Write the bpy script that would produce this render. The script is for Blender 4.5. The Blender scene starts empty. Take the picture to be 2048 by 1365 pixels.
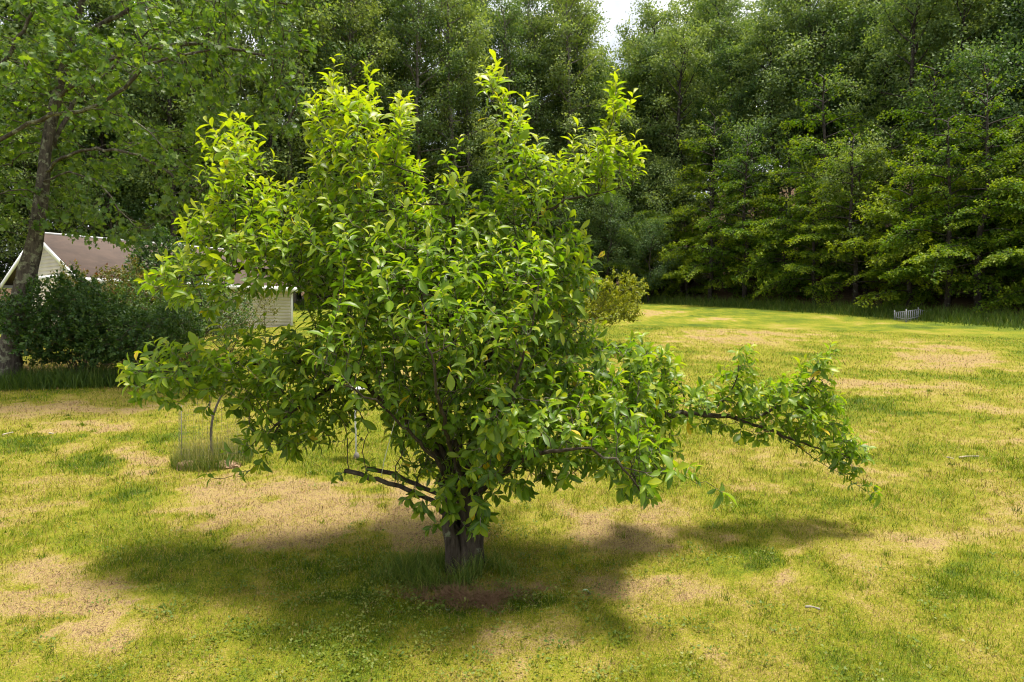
import bpy, math, random
import numpy as np
from mathutils import Vector, Matrix

# ------------------------------------------------------------------ camera, sky, sun, exposure
SC = bpy.context.scene
COL = SC.collection
CAMZ = 2.19
FPX = 1365.0
PITCH = math.atan(42.0 / FPX)
cd = bpy.data.cameras.new('camera')
cd.sensor_width = 36.0
cd.lens = FPX / 2048.0 * 36.0
cd.clip_start = 0.05
cd.clip_end = 1500
cam = bpy.data.objects.new('camera', cd)
COL.objects.link(cam)
cam.location = (0, 0, CAMZ)
cam.rotation_euler = (math.pi / 2 - PITCH, 0, 0)
SC.camera = cam

SUN_ELEV, SUN_AZ = math.radians(79), math.radians(80)      # azimuth clockwise from +Y (view direction)
w = bpy.data.worlds.new('World')
SC.world = w
w.use_nodes = True
nt = w.node_tree
for n in list(nt.nodes):
    nt.nodes.remove(n)
wo = nt.nodes.new('ShaderNodeOutputWorld')
bg = nt.nodes.new('ShaderNodeBackground')
sky = nt.nodes.new('ShaderNodeTexSky')
sky.sky_type = 'NISHITA'
sky.sun_disc = False
sky.sun_elevation = SUN_ELEV
sky.sun_rotation = SUN_AZ
sky.air_density = 1.0
sky.dust_density = 2.0
tcw = nt.nodes.new('ShaderNodeTexCoord')
cn = nt.nodes.new('ShaderNodeTexNoise')
cn.inputs['Scale'].default_value = 2.6
cn.inputs['Detail'].default_value = 6
cr = nt.nodes.new('ShaderNodeMapRange')
cr.inputs['From Min'].default_value = 0.34
cr.inputs['From Max'].default_value = 0.52
mixw = nt.nodes.new('ShaderNodeMix')
mixw.data_type = 'RGBA'
nt.links.new(tcw.outputs['Generated'], cn.inputs['Vector'])
nt.links.new(cn.outputs['Fac'], cr.inputs['Value'])
nt.links.new(cr.outputs['Result'], mixw.inputs[0])
nt.links.new(sky.outputs[0], mixw.inputs[6])
mixw.inputs[7].default_value = (12.5, 12.8, 13.2, 1)            # sunlit white cloud
nt.links.new(mixw.outputs[2], bg.inputs['Color'])
bg.inputs['Strength'].default_value = 0.065
nt.links.new(bg.outputs[0], wo.inputs[0])

sl = bpy.data.lights.new('sun', 'SUN')
sl.energy = 5.0
sl.angle = math.radians(11)                                   # thin high cloud softens the shade a little
sl.color = (1.0, 0.94, 0.83)
sun = bpy.data.objects.new('sun', sl)
COL.objects.link(sun)
sdir = Vector((math.sin(SUN_AZ) * math.cos(SUN_ELEV), math.cos(SUN_AZ) * math.cos(SUN_ELEV), math.sin(SUN_ELEV)))
sun.rotation_euler = sdir.to_track_quat('Z', 'Y').to_euler()
sun.location = (0, 0, 40)

SC.view_settings.view_transform = 'Standard'
SC.view_settings.look = 'None'
SC.view_settings.exposure = 0.80
SC.view_settings.gamma = 1.0
SC.view_settings.use_curve_mapping = False
SC.render.engine = 'CYCLES'
SC.cycles.max_bounces = 4
SC.cycles.diffuse_bounces = 2
SC.cycles.glossy_bounces = 2
SC.cycles.transmission_bounces = 2
SC.cycles.transparent_max_bounces = 4
SC.cycles.caustics_reflective = False
SC.cycles.caustics_refractive = False
SC.cycles.use_denoising = True
SC.cycles.sample_clamp_indirect = 4
SC.cycles.use_adaptive_sampling = True
SC.cycles.adaptive_threshold = .02
SC.cycles.filter_width = 1.1
SC.cycles.adaptive_min_samples = 20

# ------------------------------------------------------------------ helpers
RNG = np.random.default_rng(11)
random.seed(5)
cP, sP = math.cos(PITCH), math.sin(PITCH)


def at(u, v, Y):
    """world point at depth Y (metres in front) seen at picture point u, v"""
    a, b = (u - 1024) / FPX, (682.5 - v) / FPX
    dy, dz = cP + b * sP, -sP + b * cP
    t = Y / dy
    return np.array([a * t, Y, CAMZ + dz * t])


_tab = RNG.random((64, 256, 256))


def vnoise(x, y, k=0):
    x = np.asarray(x, float); y = np.asarray(y, float)
    xi = np.floor(x).astype(int); yi = np.floor(y).astype(int)
    fx, fy = x - xi, y - yi
    fx = fx * fx * (3 - 2 * fx); fy = fy * fy * (3 - 2 * fy)
    T = _tab[k % 64]
    a = T[xi & 255, yi & 255]; b = T[(xi + 1) & 255, yi & 255]
    c = T[xi & 255, (yi + 1) & 255]; d = T[(xi + 1) & 255, (yi + 1) & 255]
    return (a * (1 - fx) + b * fx) * (1 - fy) + (c * (1 - fx) + d * fx) * fy


def fbm(x, y, k=0, o=4):
    s, a, t = 0, 1.0, 0
    for i in range(o):
        s = s + a * vnoise(x * 2 ** i + 17 * i, y * 2 ** i - 31 * i, k + i)
        t += a; a *= 0.55
    return s / t


def sstep(a, b, x):
    t = np.clip((x - a) / (b - a), 0, 1)
    return t * t * (3 - 2 * t)


# lawn edge (foot of the wood): picture column -> distance
EDGE_U = np.array([-900, -300, 0, 250, 450, 650, 900, 1100, 1290, 1400, 1600, 1800, 1900, 2040, 2200, 2600, 3400])
EDGE_Y = np.array([32, 36, 40, 43, 45, 50, 56, 60, 60, 54.5, 46, 39.5, 36.5, 33.5, 31, 27, 22.0])


def edge_d(x, y):
    yy = np.maximum(y, 6.0)
    u = 1024 + x / yy * FPX
    return y - np.interp(u, EDGE_U, EDGE_Y), u


def g(x, y):
    x = np.asarray(x, float); y = np.asarray(y, float)
    z = 0.07 * (y - 6.1)
    z = z + 0.10 * (fbm(x * .16 + 3, y * .16 + 9, 3, 3) - .5) * sstep(2, 9, np.hypot(x + .46, y - 6.1))
    d, u = edge_d(x, y)
    dd = np.clip(d - 2, 0, 70)
    z = z + dd * (0.02 + 0.26 * sstep(1180, 1500, u))
    return z


def gz(x, y):
    return float(g(np.array([x]), np.array([y]))[0])


def ground_at(u, v, Y=None):
    """the ground point seen at picture point u, v"""
    ys = 2.0 * (70 / 2.0) ** np.linspace(0, 1, 500)
    pt = np.array([at(u, v, k) for k in (1.0, 2.0)])
    ray = pt[1] - pt[0]
    pz = pt[0][2] + ray[2] * (ys - 1); px = pt[0][0] + ray[0] * (ys - 1)
    e = pz - g(px, ys)
    k = int(np.argmax(e < 0)) if (e < 0).any() else len(ys) - 1
    k = max(k, 1)
    Y = ys[k - 1] + (ys[k] - ys[k - 1]) * np.clip(e[k - 1] / (e[k - 1] - e[k] + 1e-9), 0, 1)
    p = at(u, v, Y)
    return np.array([p[0], p[1], gz(p[0], p[1])])


def put(o, parent=None, label=None, cat=None, group=None, kind=None):
    COL.objects.link(o)
    if parent is not None:
        o.parent = parent
    if label: o['label'] = label
    if cat: o['category'] = cat
    if group: o['group'] = group
    if kind: o['kind'] = kind
    return o


def empty(name, loc, label, cat, group=None):
    o = bpy.data.objects.new(name, None)
    o.empty_display_size = .2
    o.location = loc
    return put(o, None, label, cat, group)


def mesh_np(name, V, loops, starts, totals, mat=None, attrs=None, smooth=False):
    me = bpy.data.meshes.new(name)
    V = np.asarray(V, np.float32)
    me.vertices.add(len(V)); me.vertices.foreach_set('co', V.ravel())
    me.loops.add(len(loops)); me.loops.foreach_set('vertex_index', np.asarray(loops, np.int32))
    me.polygons.add(len(starts))
    me.polygons.foreach_set('loop_start', np.asarray(starts, np.int32))
    try:
        me.polygons.foreach_set('loop_total', np.asarray(totals, np.int32))
    except Exception:
        pass
    if smooth:
        me.polygons.foreach_set('use_smooth', np.ones(len(starts), bool))
    for k, a in (attrs or {}).items():
        at_ = me.attributes.new(k, 'FLOAT', 'POINT')
        at_.data.foreach_set('value', np.asarray(a, np.float32))
    me.update(calc_edges=True)
    me.validate(verbose=False)
    if mat: me.materials.append(mat)
    return me


def mesh_faces(name, V, F, mat=None, attrs=None, smooth=False):
    tot = np.array([len(f) for f in F], np.int32)
    st = np.concatenate([[0], np.cumsum(tot)[:-1]])
    lp = np.array([i for f in F for i in f], np.int32)
    return mesh_np(name, V, lp, st, tot, mat, attrs, smooth)


def instances_mesh(name, T, TF, pos, R, scale, mat, attrs_leaf, attrs_vert=None, smooth=True):
    """bake N copies of a small template (T verts, TF faces) into one mesh. R is N,3,3 with columns = local axes"""
    N, m = len(pos), len(T)
    S = np.asarray(scale)
    S = S[:, None] * np.ones((1, 3)) if S.ndim == 1 else S
    L = T[None] * S[:, None, :]
    V = np.einsum('nij,nmj->nmi', R, L) + pos[:, None]
    tot1 = np.array([len(f) for f in TF]); lp1 = np.array([i for f in TF for i in f])
    lp = (lp1[None] + (np.arange(N) * m)[:, None]).ravel()
    tot = np.tile(tot1, N)
    st = np.concatenate([[0], np.cumsum(tot)[:-1]])
    A = {k: np.repeat(a, m) for k, a in attrs_leaf.items()}
    for k, a in (attrs_vert or {}).items():
        A[k] = np.tile(a, N)
    return mesh_np(name, V.reshape(-1, 3), lp, st, tot, mat, A, smooth)


def norm(a):
    return a / np.maximum(np.linalg.norm(a, axis=-1, keepdims=True), 1e-9)


def frames(d, n):
    """rotation matrices: x axis along d, z axis near n"""
    d = norm(d)
    y = norm(np.cross(n, d))
    z = np.cross(d, y)
    return np.stack([d, y, z], axis=2)


class Tubes:
    """collects tapered tubes into one mesh"""
    def __init__(s):
        s.V, s.F, s.n = [], [], 0

    def add(s, P, r, k=6, cap=True, lump=0.0):
        P = np.asarray(P, float); r = np.asarray(r, float) * np.ones(len(P))
        if len(P) < 2: return
        T = np.gradient(P, axis=0); T = norm(T)
        ref = np.array([1.0, 0, 0]) if abs(T[0][0]) < .8 else np.array([0, 1.0, 0])
        a = np.cross(T[0], ref); a /= np.linalg.norm(a)
        ang = np.arange(k) * 2 * math.pi / k
        base = s.n
        for i in range(len(P)):
            a = a - T[i] * a.dot(T[i]); a /= max(np.linalg.norm(a), 1e-9)
            b = np.cross(T[i], a)
            ri = r[i]
            if lump:
                ca, sa_ = np.cos(ang), np.sin(ang)
                ri = (r[i] * (1 + lump * (fbm(ca * 1.6 + 7 + P[i][2] * .5, sa_ * 1.6 + 5 + P[i][2] * .9, 12, 3) - .5) * 2))[:, None]
            s.V.append(P[i] + ri * (np.cos(ang)[:, None] * a + np.sin(ang)[:, None] * b))
        for i in range(len(P) - 1):
            o = base + i * k
            for j in range(k):
                s.F.append((o + j, o + (j + 1) % k, o + k + (j + 1) % k, o + k + j))
        if cap:
            s.F.append(tuple(base + j for j in range(k))[::-1])
            s.F.append(tuple(base + (len(P) - 1) * k + j for j in range(k)))
        s.n += len(P) * k

    def mesh(s, name, mat, smooth=True):
        return mesh_faces(name, np.concatenate(s.V), s.F, mat, None, smooth)

    def build(s, name, mat, parent=None, off=None, **kw):
        me = s.mesh(name, mat)
        if off is not None:
            me.transform(Matrix.Translation(-Vector(off)))
        return put(bpy.data.objects.new(name, me), parent, **kw)


def box_vf(x0, x1, y0, y1, z0, z1):
    V = [(x0, y0, z0), (x1, y0, z0), (x1, y1, z0), (x0, y1, z0), (x0, y0, z1), (x1, y0, z1), (x1, y1, z1), (x0, y1, z1)]
    F = [(3, 2, 1, 0), (4, 5, 6, 7), (0, 1, 5, 4), (1, 2, 6, 5), (2, 3, 7, 6), (3, 0, 4, 7)]
    return V, F


# ------------------------------------------------------------------ materials
def newmat(name):
    m = bpy.data.materials.new(name); m.use_nodes = True
    t = m.node_tree
    for n in list(t.nodes): t.nodes.remove(n)
    return m, t, t.nodes.new('ShaderNodeOutputMaterial')


def ramp(t, stops, src):
    r = t.nodes.new('ShaderNodeValToRGB')
    e = r.color_ramp.elements
    while len(e) < len(stops): e.new(0.5)
    for i, (p, c) in enumerate(stops):
        e[i].position = p; e[i].color = (*c, 1)
    t.links.new(src, r.inputs[0])
    return r.outputs[0]


def attr(t, name):
    a = t.nodes.new('ShaderNodeAttribute'); a.attribute_name = name
    return a.outputs['Fac']


def math_(t, op, a, b=None, clamp=False):
    n = t.nodes.new('ShaderNodeMath'); n.operation = op; n.use_clamp = clamp
    for i, x in enumerate((a, b)):
        if x is None: continue
        if isinstance(x, (int, float)): n.inputs[i].default_value = x
        else: t.links.new(x, n.inputs[i])
    return n.outputs[0]


def mixc(t, f, a, b, mode='MIX'):
    n = t.nodes.new('ShaderNodeMix'); n.data_type = 'RGBA'; n.blend_type = mode
    for i, x in ((0, f), (6, a), (7, b)):
        if isinstance(x, (int, float)): n.inputs[i].default_value = x
        elif isinstance(x, tuple): n.inputs[i].default_value = (*x, 1)
        else: t.links.new(x, n.inputs[i])
    return n.outputs[2]


def noise(t, scale, detail=3, vec=None, rough=.55):
    n = t.nodes.new('ShaderNodeTexNoise')
    n.inputs['Scale'].default_value = scale; n.inputs['Detail'].default_value = detail
    n.inputs['Roughness'].default_value = rough
    if vec is None:
        vec = t.nodes.new('ShaderNodeTexCoord').outputs['Object']
    t.links.new(vec, n.inputs['Vector'])
    return n.outputs['Fac']


def leaf_mat(name, stops, trans=.35, tgain=(1.25, 1.35, .6), rough=.42, spec=.4, rib=None, vary=0.0, back=None):
    m, t, out = newmat(name)
    f = attr(t, 'tint')
    if vary:
        oi = t.nodes.new('ShaderNodeObjectInfo')
        f = math_(t, 'ADD', f, math_(t, 'MULTIPLY', math_(t, 'SUBTRACT', oi.outputs['Random'], .5), vary), True)
    c = ramp(t, stops, f)
    if rib is not None:
        rr = math_(t, 'POWER', attr(t, 'rib'), 6.0)
        c = mixc(t, math_(t, 'MULTIPLY', rr, .55), c, rib)
    front = c
    if back is not None:
        ge = t.nodes.new('ShaderNodeNewGeometry')
        front = mixc(t, math_(t, 'MULTIPLY', ge.outputs['Backfacing'], back), c, (.20, .26, .13))
    p = t.nodes.new('ShaderNodeBsdfPrincipled')
    t.links.new(front, p.inputs['Base Color'])
    p.inputs['Roughness'].default_value = rough
    p.inputs['Specular IOR Level'].default_value = spec
    tr = t.nodes.new('ShaderNodeBsdfTranslucent')
    t.links.new(mixc(t, 1.0, c, tgain, 'MULTIPLY'), tr.inputs['Color'])
    mx = t.nodes.new('ShaderNodeMixShader'); mx.inputs[0].default_value = trans
    t.links.new(p.outputs[0], mx.inputs[1]); t.links.new(tr.outputs[0], mx.inputs[2])
    t.links.new(mx.outputs[0], out.inputs[0])
    return m


def plain(name, c1, c2, scale=8, rough=.8, detail=4, bump=0.0, bscale=None, spec=.3):
    m, t, out = newmat(name)
    n = noise(t, scale, detail)
    p = t.nodes.new('ShaderNodeBsdfPrincipled')
    t.links.new(ramp(t, [(.3, c1), (.7, c2)], n), p.inputs['Base Color'])
    p.inputs['Roughness'].default_value = rough
    p.inputs['Specular IOR Level'].default_value = spec
    if bump:
        b = t.nodes.new('ShaderNodeBump'); b.inputs['Strength'].default_value = bump
        b.inputs['Distance'].default_value = .03
        t.links.new(noise(t, bscale or scale * 3, 5), b.inputs['Height'])
        t.links.new(b.outputs[0], p.inputs['Normal'])
    t.links.new(p.outputs[0], out.inputs[0])
    return m


def bark_mat(name, c1, c2, lichen=None, lo=.52):
    m, t, out = newmat(name)
    tc = t.nodes.new('ShaderNodeTexCoord').outputs['Object']
    mp = t.nodes.new('ShaderNodeMapping'); mp.inputs['Scale'].default_value = (1, 1, .25)
    t.links.new(tc, mp.inputs[0])
    n = noise(t, 22, 5, mp.outputs[0], .65)
    c = ramp(t, [(.32, c1), (.68, c2)], n)
    if lichen:
        l = noise(t, 5.5, 5, tc, .7)
        f = t.nodes.new('ShaderNodeMapRange')
        f.inputs['From Min'].default_value = lo; f.inputs['From Max'].default_value = lo + .06
        t.links.new(l, f.inputs['Value'])
        c = mixc(t, f.outputs[0], c, ramp(t, [(.35, lichen[0]), (.65, lichen[1])], noise(t, 30, 3, tc)))
    p = t.nodes.new('ShaderNodeBsdfPrincipled')
    t.links.new(c, p.inputs['Base Color']); p.inputs['Roughness'].default_value = .9
    p.inputs['Specular IOR Level'].default_value = .15
    b = t.nodes.new('ShaderNodeBump'); b.inputs['Strength'].default_value = .8; b.inputs['Distance'].default_value = .02
    t.links.new(n, b.inputs['Height']); t.links.new(b.outputs[0], p.inputs['Normal'])
    t.links.new(p.outputs[0], out.inputs[0])
    return m


LAWN = [(0.0, (.04, .088, .007)), (.25, (.12, .18, .008)), (.45, (.23, .255, .010)),
        (.62, (.34, .295, .04)), (.8, (.45, .33, .135)), (.91, (.40, .255, .135)), (1.0, (.13, .08, .042))]


def lawn_mat():
    m, t, out = newmat('lawn')
    tc = t.nodes.new('ShaderNodeTexCoord').outputs['Object']
    d = attr(t, 'dry')
    n1 = noise(t, 9, 6, tc, .7); n2 = noise(t, 55, 4, tc, .7)
    s = math_(t, 'ADD', d, math_(t, 'MULTIPLY', math_(t, 'SUBTRACT', n1, .5), .55))
    s = math_(t, 'ADD', s, math_(t, 'MULTIPLY', math_(t, 'SUBTRACT', n2, .5), 1.1), True)
    c = ramp(t, LAWN, s)
    n3 = noise(t, 120, 3, tc, .6)
    c = mixc(t, math_(t, 'MULTIPLY', math_(t, 'SUBTRACT', n3, .28, True), 1.7, True), c, (.055, .045, .018))
    lit = ramp(t, [(.3, (.035, .022, .012)), (.5, (.085, .052, .028)), (.7, (.15, .10, .06))], noise(t, 7, 8, tc, .75))
    c = mixc(t, attr(t, 'litter'), c, lit)
    p = t.nodes.new('ShaderNodeBsdfPrincipled')
    t.links.new(c, p.inputs['Base Color']); p.inputs['Roughness'].default_value = .95
    p.inputs['Specular IOR Level'].default_value = .08
    b = t.nodes.new('ShaderNodeBump'); b.inputs['Strength'].default_value = .7; b.inputs['Distance'].default_value = .03
    t.links.new(math_(t, 'ADD', n2, math_(t, 'MULTIPLY', n1, 1.5)), b.inputs['Height']); t.links.new(b.outputs[0], p.inputs['Normal'])
    t.links.new(p.outputs[0], out.inputs[0])
    return m


M = {}
M['lawn'] = lawn_mat()
M['grass'] = leaf_mat('grass_blades', LAWN, .3, (1.25, 1.25, .6), .7, .05)
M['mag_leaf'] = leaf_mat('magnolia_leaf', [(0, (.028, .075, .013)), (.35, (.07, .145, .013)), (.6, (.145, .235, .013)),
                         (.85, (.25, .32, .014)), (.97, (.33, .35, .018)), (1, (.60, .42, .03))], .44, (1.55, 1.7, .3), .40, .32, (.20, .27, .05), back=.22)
M['maple_leaf'] = leaf_mat('maple_leaf', [(0, (.03, .075, .014)), (.5, (.085, .155, .024)), (1, (.19, .26, .035))], .42, (1.8, 1.8, .4), .45, .35, back=.3)
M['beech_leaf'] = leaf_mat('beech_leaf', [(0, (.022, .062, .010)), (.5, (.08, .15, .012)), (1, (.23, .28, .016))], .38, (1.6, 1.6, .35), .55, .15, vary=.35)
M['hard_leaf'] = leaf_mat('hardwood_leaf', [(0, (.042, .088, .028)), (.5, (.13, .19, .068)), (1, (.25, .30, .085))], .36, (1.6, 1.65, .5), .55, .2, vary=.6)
M['shrub_leaf'] = leaf_mat('shrub_leaf', [(0, (.022, .058, .016)), (.5, (.05, .105, .022)), (1, (.12, .18, .03))], .32, (1.5, 1.5, .5), .45, .35)
M['gold_leaf'] = leaf_mat('gold_shrub_leaf', [(0, (.07, .11, .012)), (.6, (.22, .25, .016)), (1, (.34, .33, .022))], .4, (1.5, 1.4, .4), .5, .3)
M['red_leaf'] = leaf_mat('bronze_shrub_leaf', [(0, (.05, .07, .015)), (.6, (.13, .14, .02)), (.8, (.18, .13, .025)), (1, (.20, .07, .025))], .3, (1.3, 1.2, .5), .5, .3)
M['weed'] = leaf_mat('weed_leaf', [(0, (.035, .08, .012)), (.5, (.10, .16, .018)), (.8, (.20, .22, .04)), (1, (.36, .31, .14))], .3, (1.2, 1.2, .5), .5, .25)
M['clip'] = leaf_mat('dead_clippings', [(0, (.06, .04, .02)), (.8, (.15, .085, .045)), (1, (.24, .15, .085))], .15, (1, 1, 1), .8, .1)
M['bark_mag'] = bark_mat('magnolia_bark', (.018, .014, .010), (.085, .068, .05), ((.10, .12, .06), (.17, .17, .12)), .58)
M['twig_mag'] = plain('magnolia_twig', (.13, .10, .075), (.28, .24, .19), 30, .8)
M['bark_maple'] = bark_mat('maple_bark', (.03, .025, .02), (.12, .10, .082), ((.13, .135, .075), (.24, .24, .18)), .52)
M['bark_dark'] = bark_mat('forest_bark', (.018, .015, .013), (.07, .058, .048), ((.10, .105, .085), (.15, .15, .13)), .57)
M['bark_grey'] = bark_mat('grey_bark', (.06, .052, .045), (.19, .165, .14))
M['twig'] = plain('shrub_twig', (.05, .036, .026), (.13, .10, .07), 30, .9)

# ------------------------------------------------------------------ ground sheet
# patches seen in the lawn: picture point, half sizes, how much drier (+) or greener (-)
PATCH = [(110, 1230, 160, 105, .85), (40, 1160, 90, 45, .35), (500, 1015, 190, 55, .85), (720, 985, 150, 36, .8), (420, 1060, 90, 34, .5),
         (800, 1040, 180, 44, .65), (1290, 1050, 110, 45, .42), (1600, 945, 170, 42, .38), (1905, 715, 105, 22, .62), (1850, 690, 120, 10, .35),
         (1750, 775, 170, 14, .35), (1520, 672, 180, 14, .40), (1590, 1130, 14, 55, .45), (1900, 1080, 110, 40, .25), (1880, 945, 90, 14, .2),
         (285, 925, 42, 30, .5), (400, 945, 70, 16, .4), (180, 860, 130, 12, .4), (60, 815, 140, 9, .45), (240, 818, 70, 9, .35),
         (930, 1190, 115, 24, .62), (1380, 690, 90, 8, .2), (1320, 627, 60, 6, .5), (1440, 640, 60, 5, .4), (1560, 1190, 70, 35, .25),
         (1320, 1190, 90, 30, .25), (1000, 1290, 180, 40, .22), (1990, 1010, 60, 20, .2), (1180, 1180, 120, 40, .22), (1740, 870, 60, 20, .3),
         (270, 1000, 120, 18, -.5), (205, 920, 50, 22, -.5), (1480, 1110, 110, 60, -.3), (1750, 810, 150, 18, -.25), (650, 1130, 140, 60, -.35),
         (1740, 920, 110, 26, -.3), (780, 1220, 120, 45, -.4), (960, 1225, 130, 22, -.35), (150, 1325, 160, 40, -.25), (620, 1300, 150, 60, -.18),
         (1960, 1150, 90, 50, -.25), (1800, 1290, 190, 60, -.2), (1900, 655, 200, 8, -.3), (1500, 615, 200, 6, -.3), (60, 880, 120, 22, -.2), (300, 870, 90, 20, -.22)]
PW = []
for (u, v, ru, rv, s) in PATCH:
    c = ground_at(u, v); e1 = ground_at(u + ru, v); e2 = ground_at(u, v - rv); e3 = ground_at(u, v + rv)
    PW.append((c[0], .5 * (e2[1] + e3[1]), abs(e1[0] - c[0]), .5 * abs(e2[1] - e3[1]), math.atan2(c[0], c[1]), s))


def dryness(x, y):
    wx = x + 1.1 * (fbm(x * .9, y * .9, 20, 3) - .5)
    wy = y + 1.1 * (fbm(x * .9 + 40, y * .9, 24, 3) - .5)
    wx = wx + .45 * (fbm(x * 3.3, y * 3.3, 44, 3) - .5)
    wy = wy + .45 * (fbm(x * 3.3 + 9, y * 3.3, 47, 3) - .5)
    d = .475 + .50 * (fbm(wx * .33, wy * .33, 5, 3) - .5) + .62 * (fbm(wx * 1.5, wy * 1.5, 9, 4) - .5)
    blot = .15 + 1.5 * sstep(.28, .72, .5 * fbm(x * 1.6 + 5, y * 1.6, 36, 3) + .5 * fbm(x * 5.5, y * 5.5 + 3, 53, 3))
    d = d + .30 * (fbm(x * 6.5, y * 6.5, 57, 2) - .5)
    ra = np.hypot(wx - 14, wy - 34)                              # mower passes
    d = d + .13 * (vnoise(ra * .85, np.arctan2(wy - 34, wx - 14) * 2.2, 30) - .5)
    for (cx, cy, rx, ry, an, s) in PW:
        dx, dy = wx - cx, wy - cy
        dx = dx - dy * math.tan(an)
        q = (dx / rx) ** 2 + (dy / ry) ** 2
        d = d + .72 * s * blot * (1 - sstep(.0, 2.2, q))
    dist = np.hypot(x, y)
    d = d - .10 * sstep(18, 40, dist)
    return np.clip(d, .02, .84)


def axis(lo, f0, f1, hi, st, gr):
    a = list(np.arange(f0, f1, st))
    s = st; x = a[-1]
    while x < hi:
        s *= gr; x += s; a.append(x)
    s = st; x = a[0]; b = []
    while x > lo:
        s *= gr; x -= s; b.append(x)
    return np.array(b[::-1] + a)


gx = axis(-190, -7, 7, 190, .085, 1.035)
gy = axis(-40, 3.4, 13, 230, .085, 1.03)
X, Y = np.meshgrid(gx, gy)
Zg = g(X, Y)
near = (np.hypot(X, Y) < 30)
Zg = Zg + near * .035 * (fbm(X * 3.1, Y * 3.1, 40, 3) - .5)
D = dryness(X, Y)
dE, _ = edge_d(X, Y)
shrubbed = np.exp(-(((X + 12.2) / 4.2) ** 2 + ((Y - 18.2) / 2.6) ** 2) ** 2)
lit = np.clip(sstep(-.8, 1.6, dE + 1.2 * (fbm(X * .8, Y * .8, 50, 3) - .5)), 0, 1)
lit = np.maximum(lit, .8 * shrubbed)
nx, ny = len(gx), len(gy)
idx = np.arange(nx * ny).reshape(ny, nx)
Q = np.stack([idx[:-1, :-1], idx[:-1, 1:], idx[1:, 1:], idx[1:, :-1]], -1).reshape(-1, 4)
me = mesh_np('ground', np.stack([X, Y, Zg], -1).reshape(-1, 3), Q.ravel(), np.arange(len(Q)) * 4, np.full(len(Q), 4), M['lawn'],
             {'dry': D.ravel(), 'litter': lit.ravel()}, True)
put(bpy.data.objects.new('ground', me), kind='structure', label='mown lawn with yellow green and straw brown patches rising to the wood')


# ------------------------------------------------------------------ tree growing tools
def in_poly(px, py, poly):
    poly = np.asarray(poly, float)
    inside = np.zeros(len(px), bool)
    j = len(poly) - 1
    for i in range(len(poly)):
        xi, yi = poly[i]; xj, yj = poly[j]
        c = ((yi > py) != (yj > py)) & (px < (xj - xi) * (py - yi) / (yj - yi + 1e-12) + xi)
        inside ^= c; j = i
    return inside


def poly_dist(px, py, poly):
    poly = np.asarray(poly, float)
    d = np.full(len(px), 1e9)
    P = np.stack([px, py], 1)
    for i in range(len(poly)):
        a = poly[i - 1]; b = poly[i]; ab = b - a
        t = np.clip(((P - a) @ ab) / (ab @ ab + 1e-9), 0, 1)
        d = np.minimum(d, np.linalg.norm(P - a - t[:, None] * ab, axis=1))
    return d


def resample(P, step):
    P = np.asarray(P, float)
    # smooth curve through the points (Catmull-Rom), then even steps
    Q = [P[0]]
    for i in range(len(P) - 1):
        p0, p1, p2, p3 = P[max(i - 1, 0)], P[i], P[i + 1], P[min(i + 2, len(P) - 1)]
        n = max(2, int(np.linalg.norm(p2 - p1) / step + .5))
        for k in range(1, n + 1):
            t = k / n
            Q.append(.5 * ((2 * p1) + (-p0 + p2) * t + (2 * p0 - 5 * p1 + 4 * p2 - p3) * t * t + (-p0 + 3 * p1 - 3 * p2 + p3) * t ** 3))
    return np.array(Q)


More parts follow.
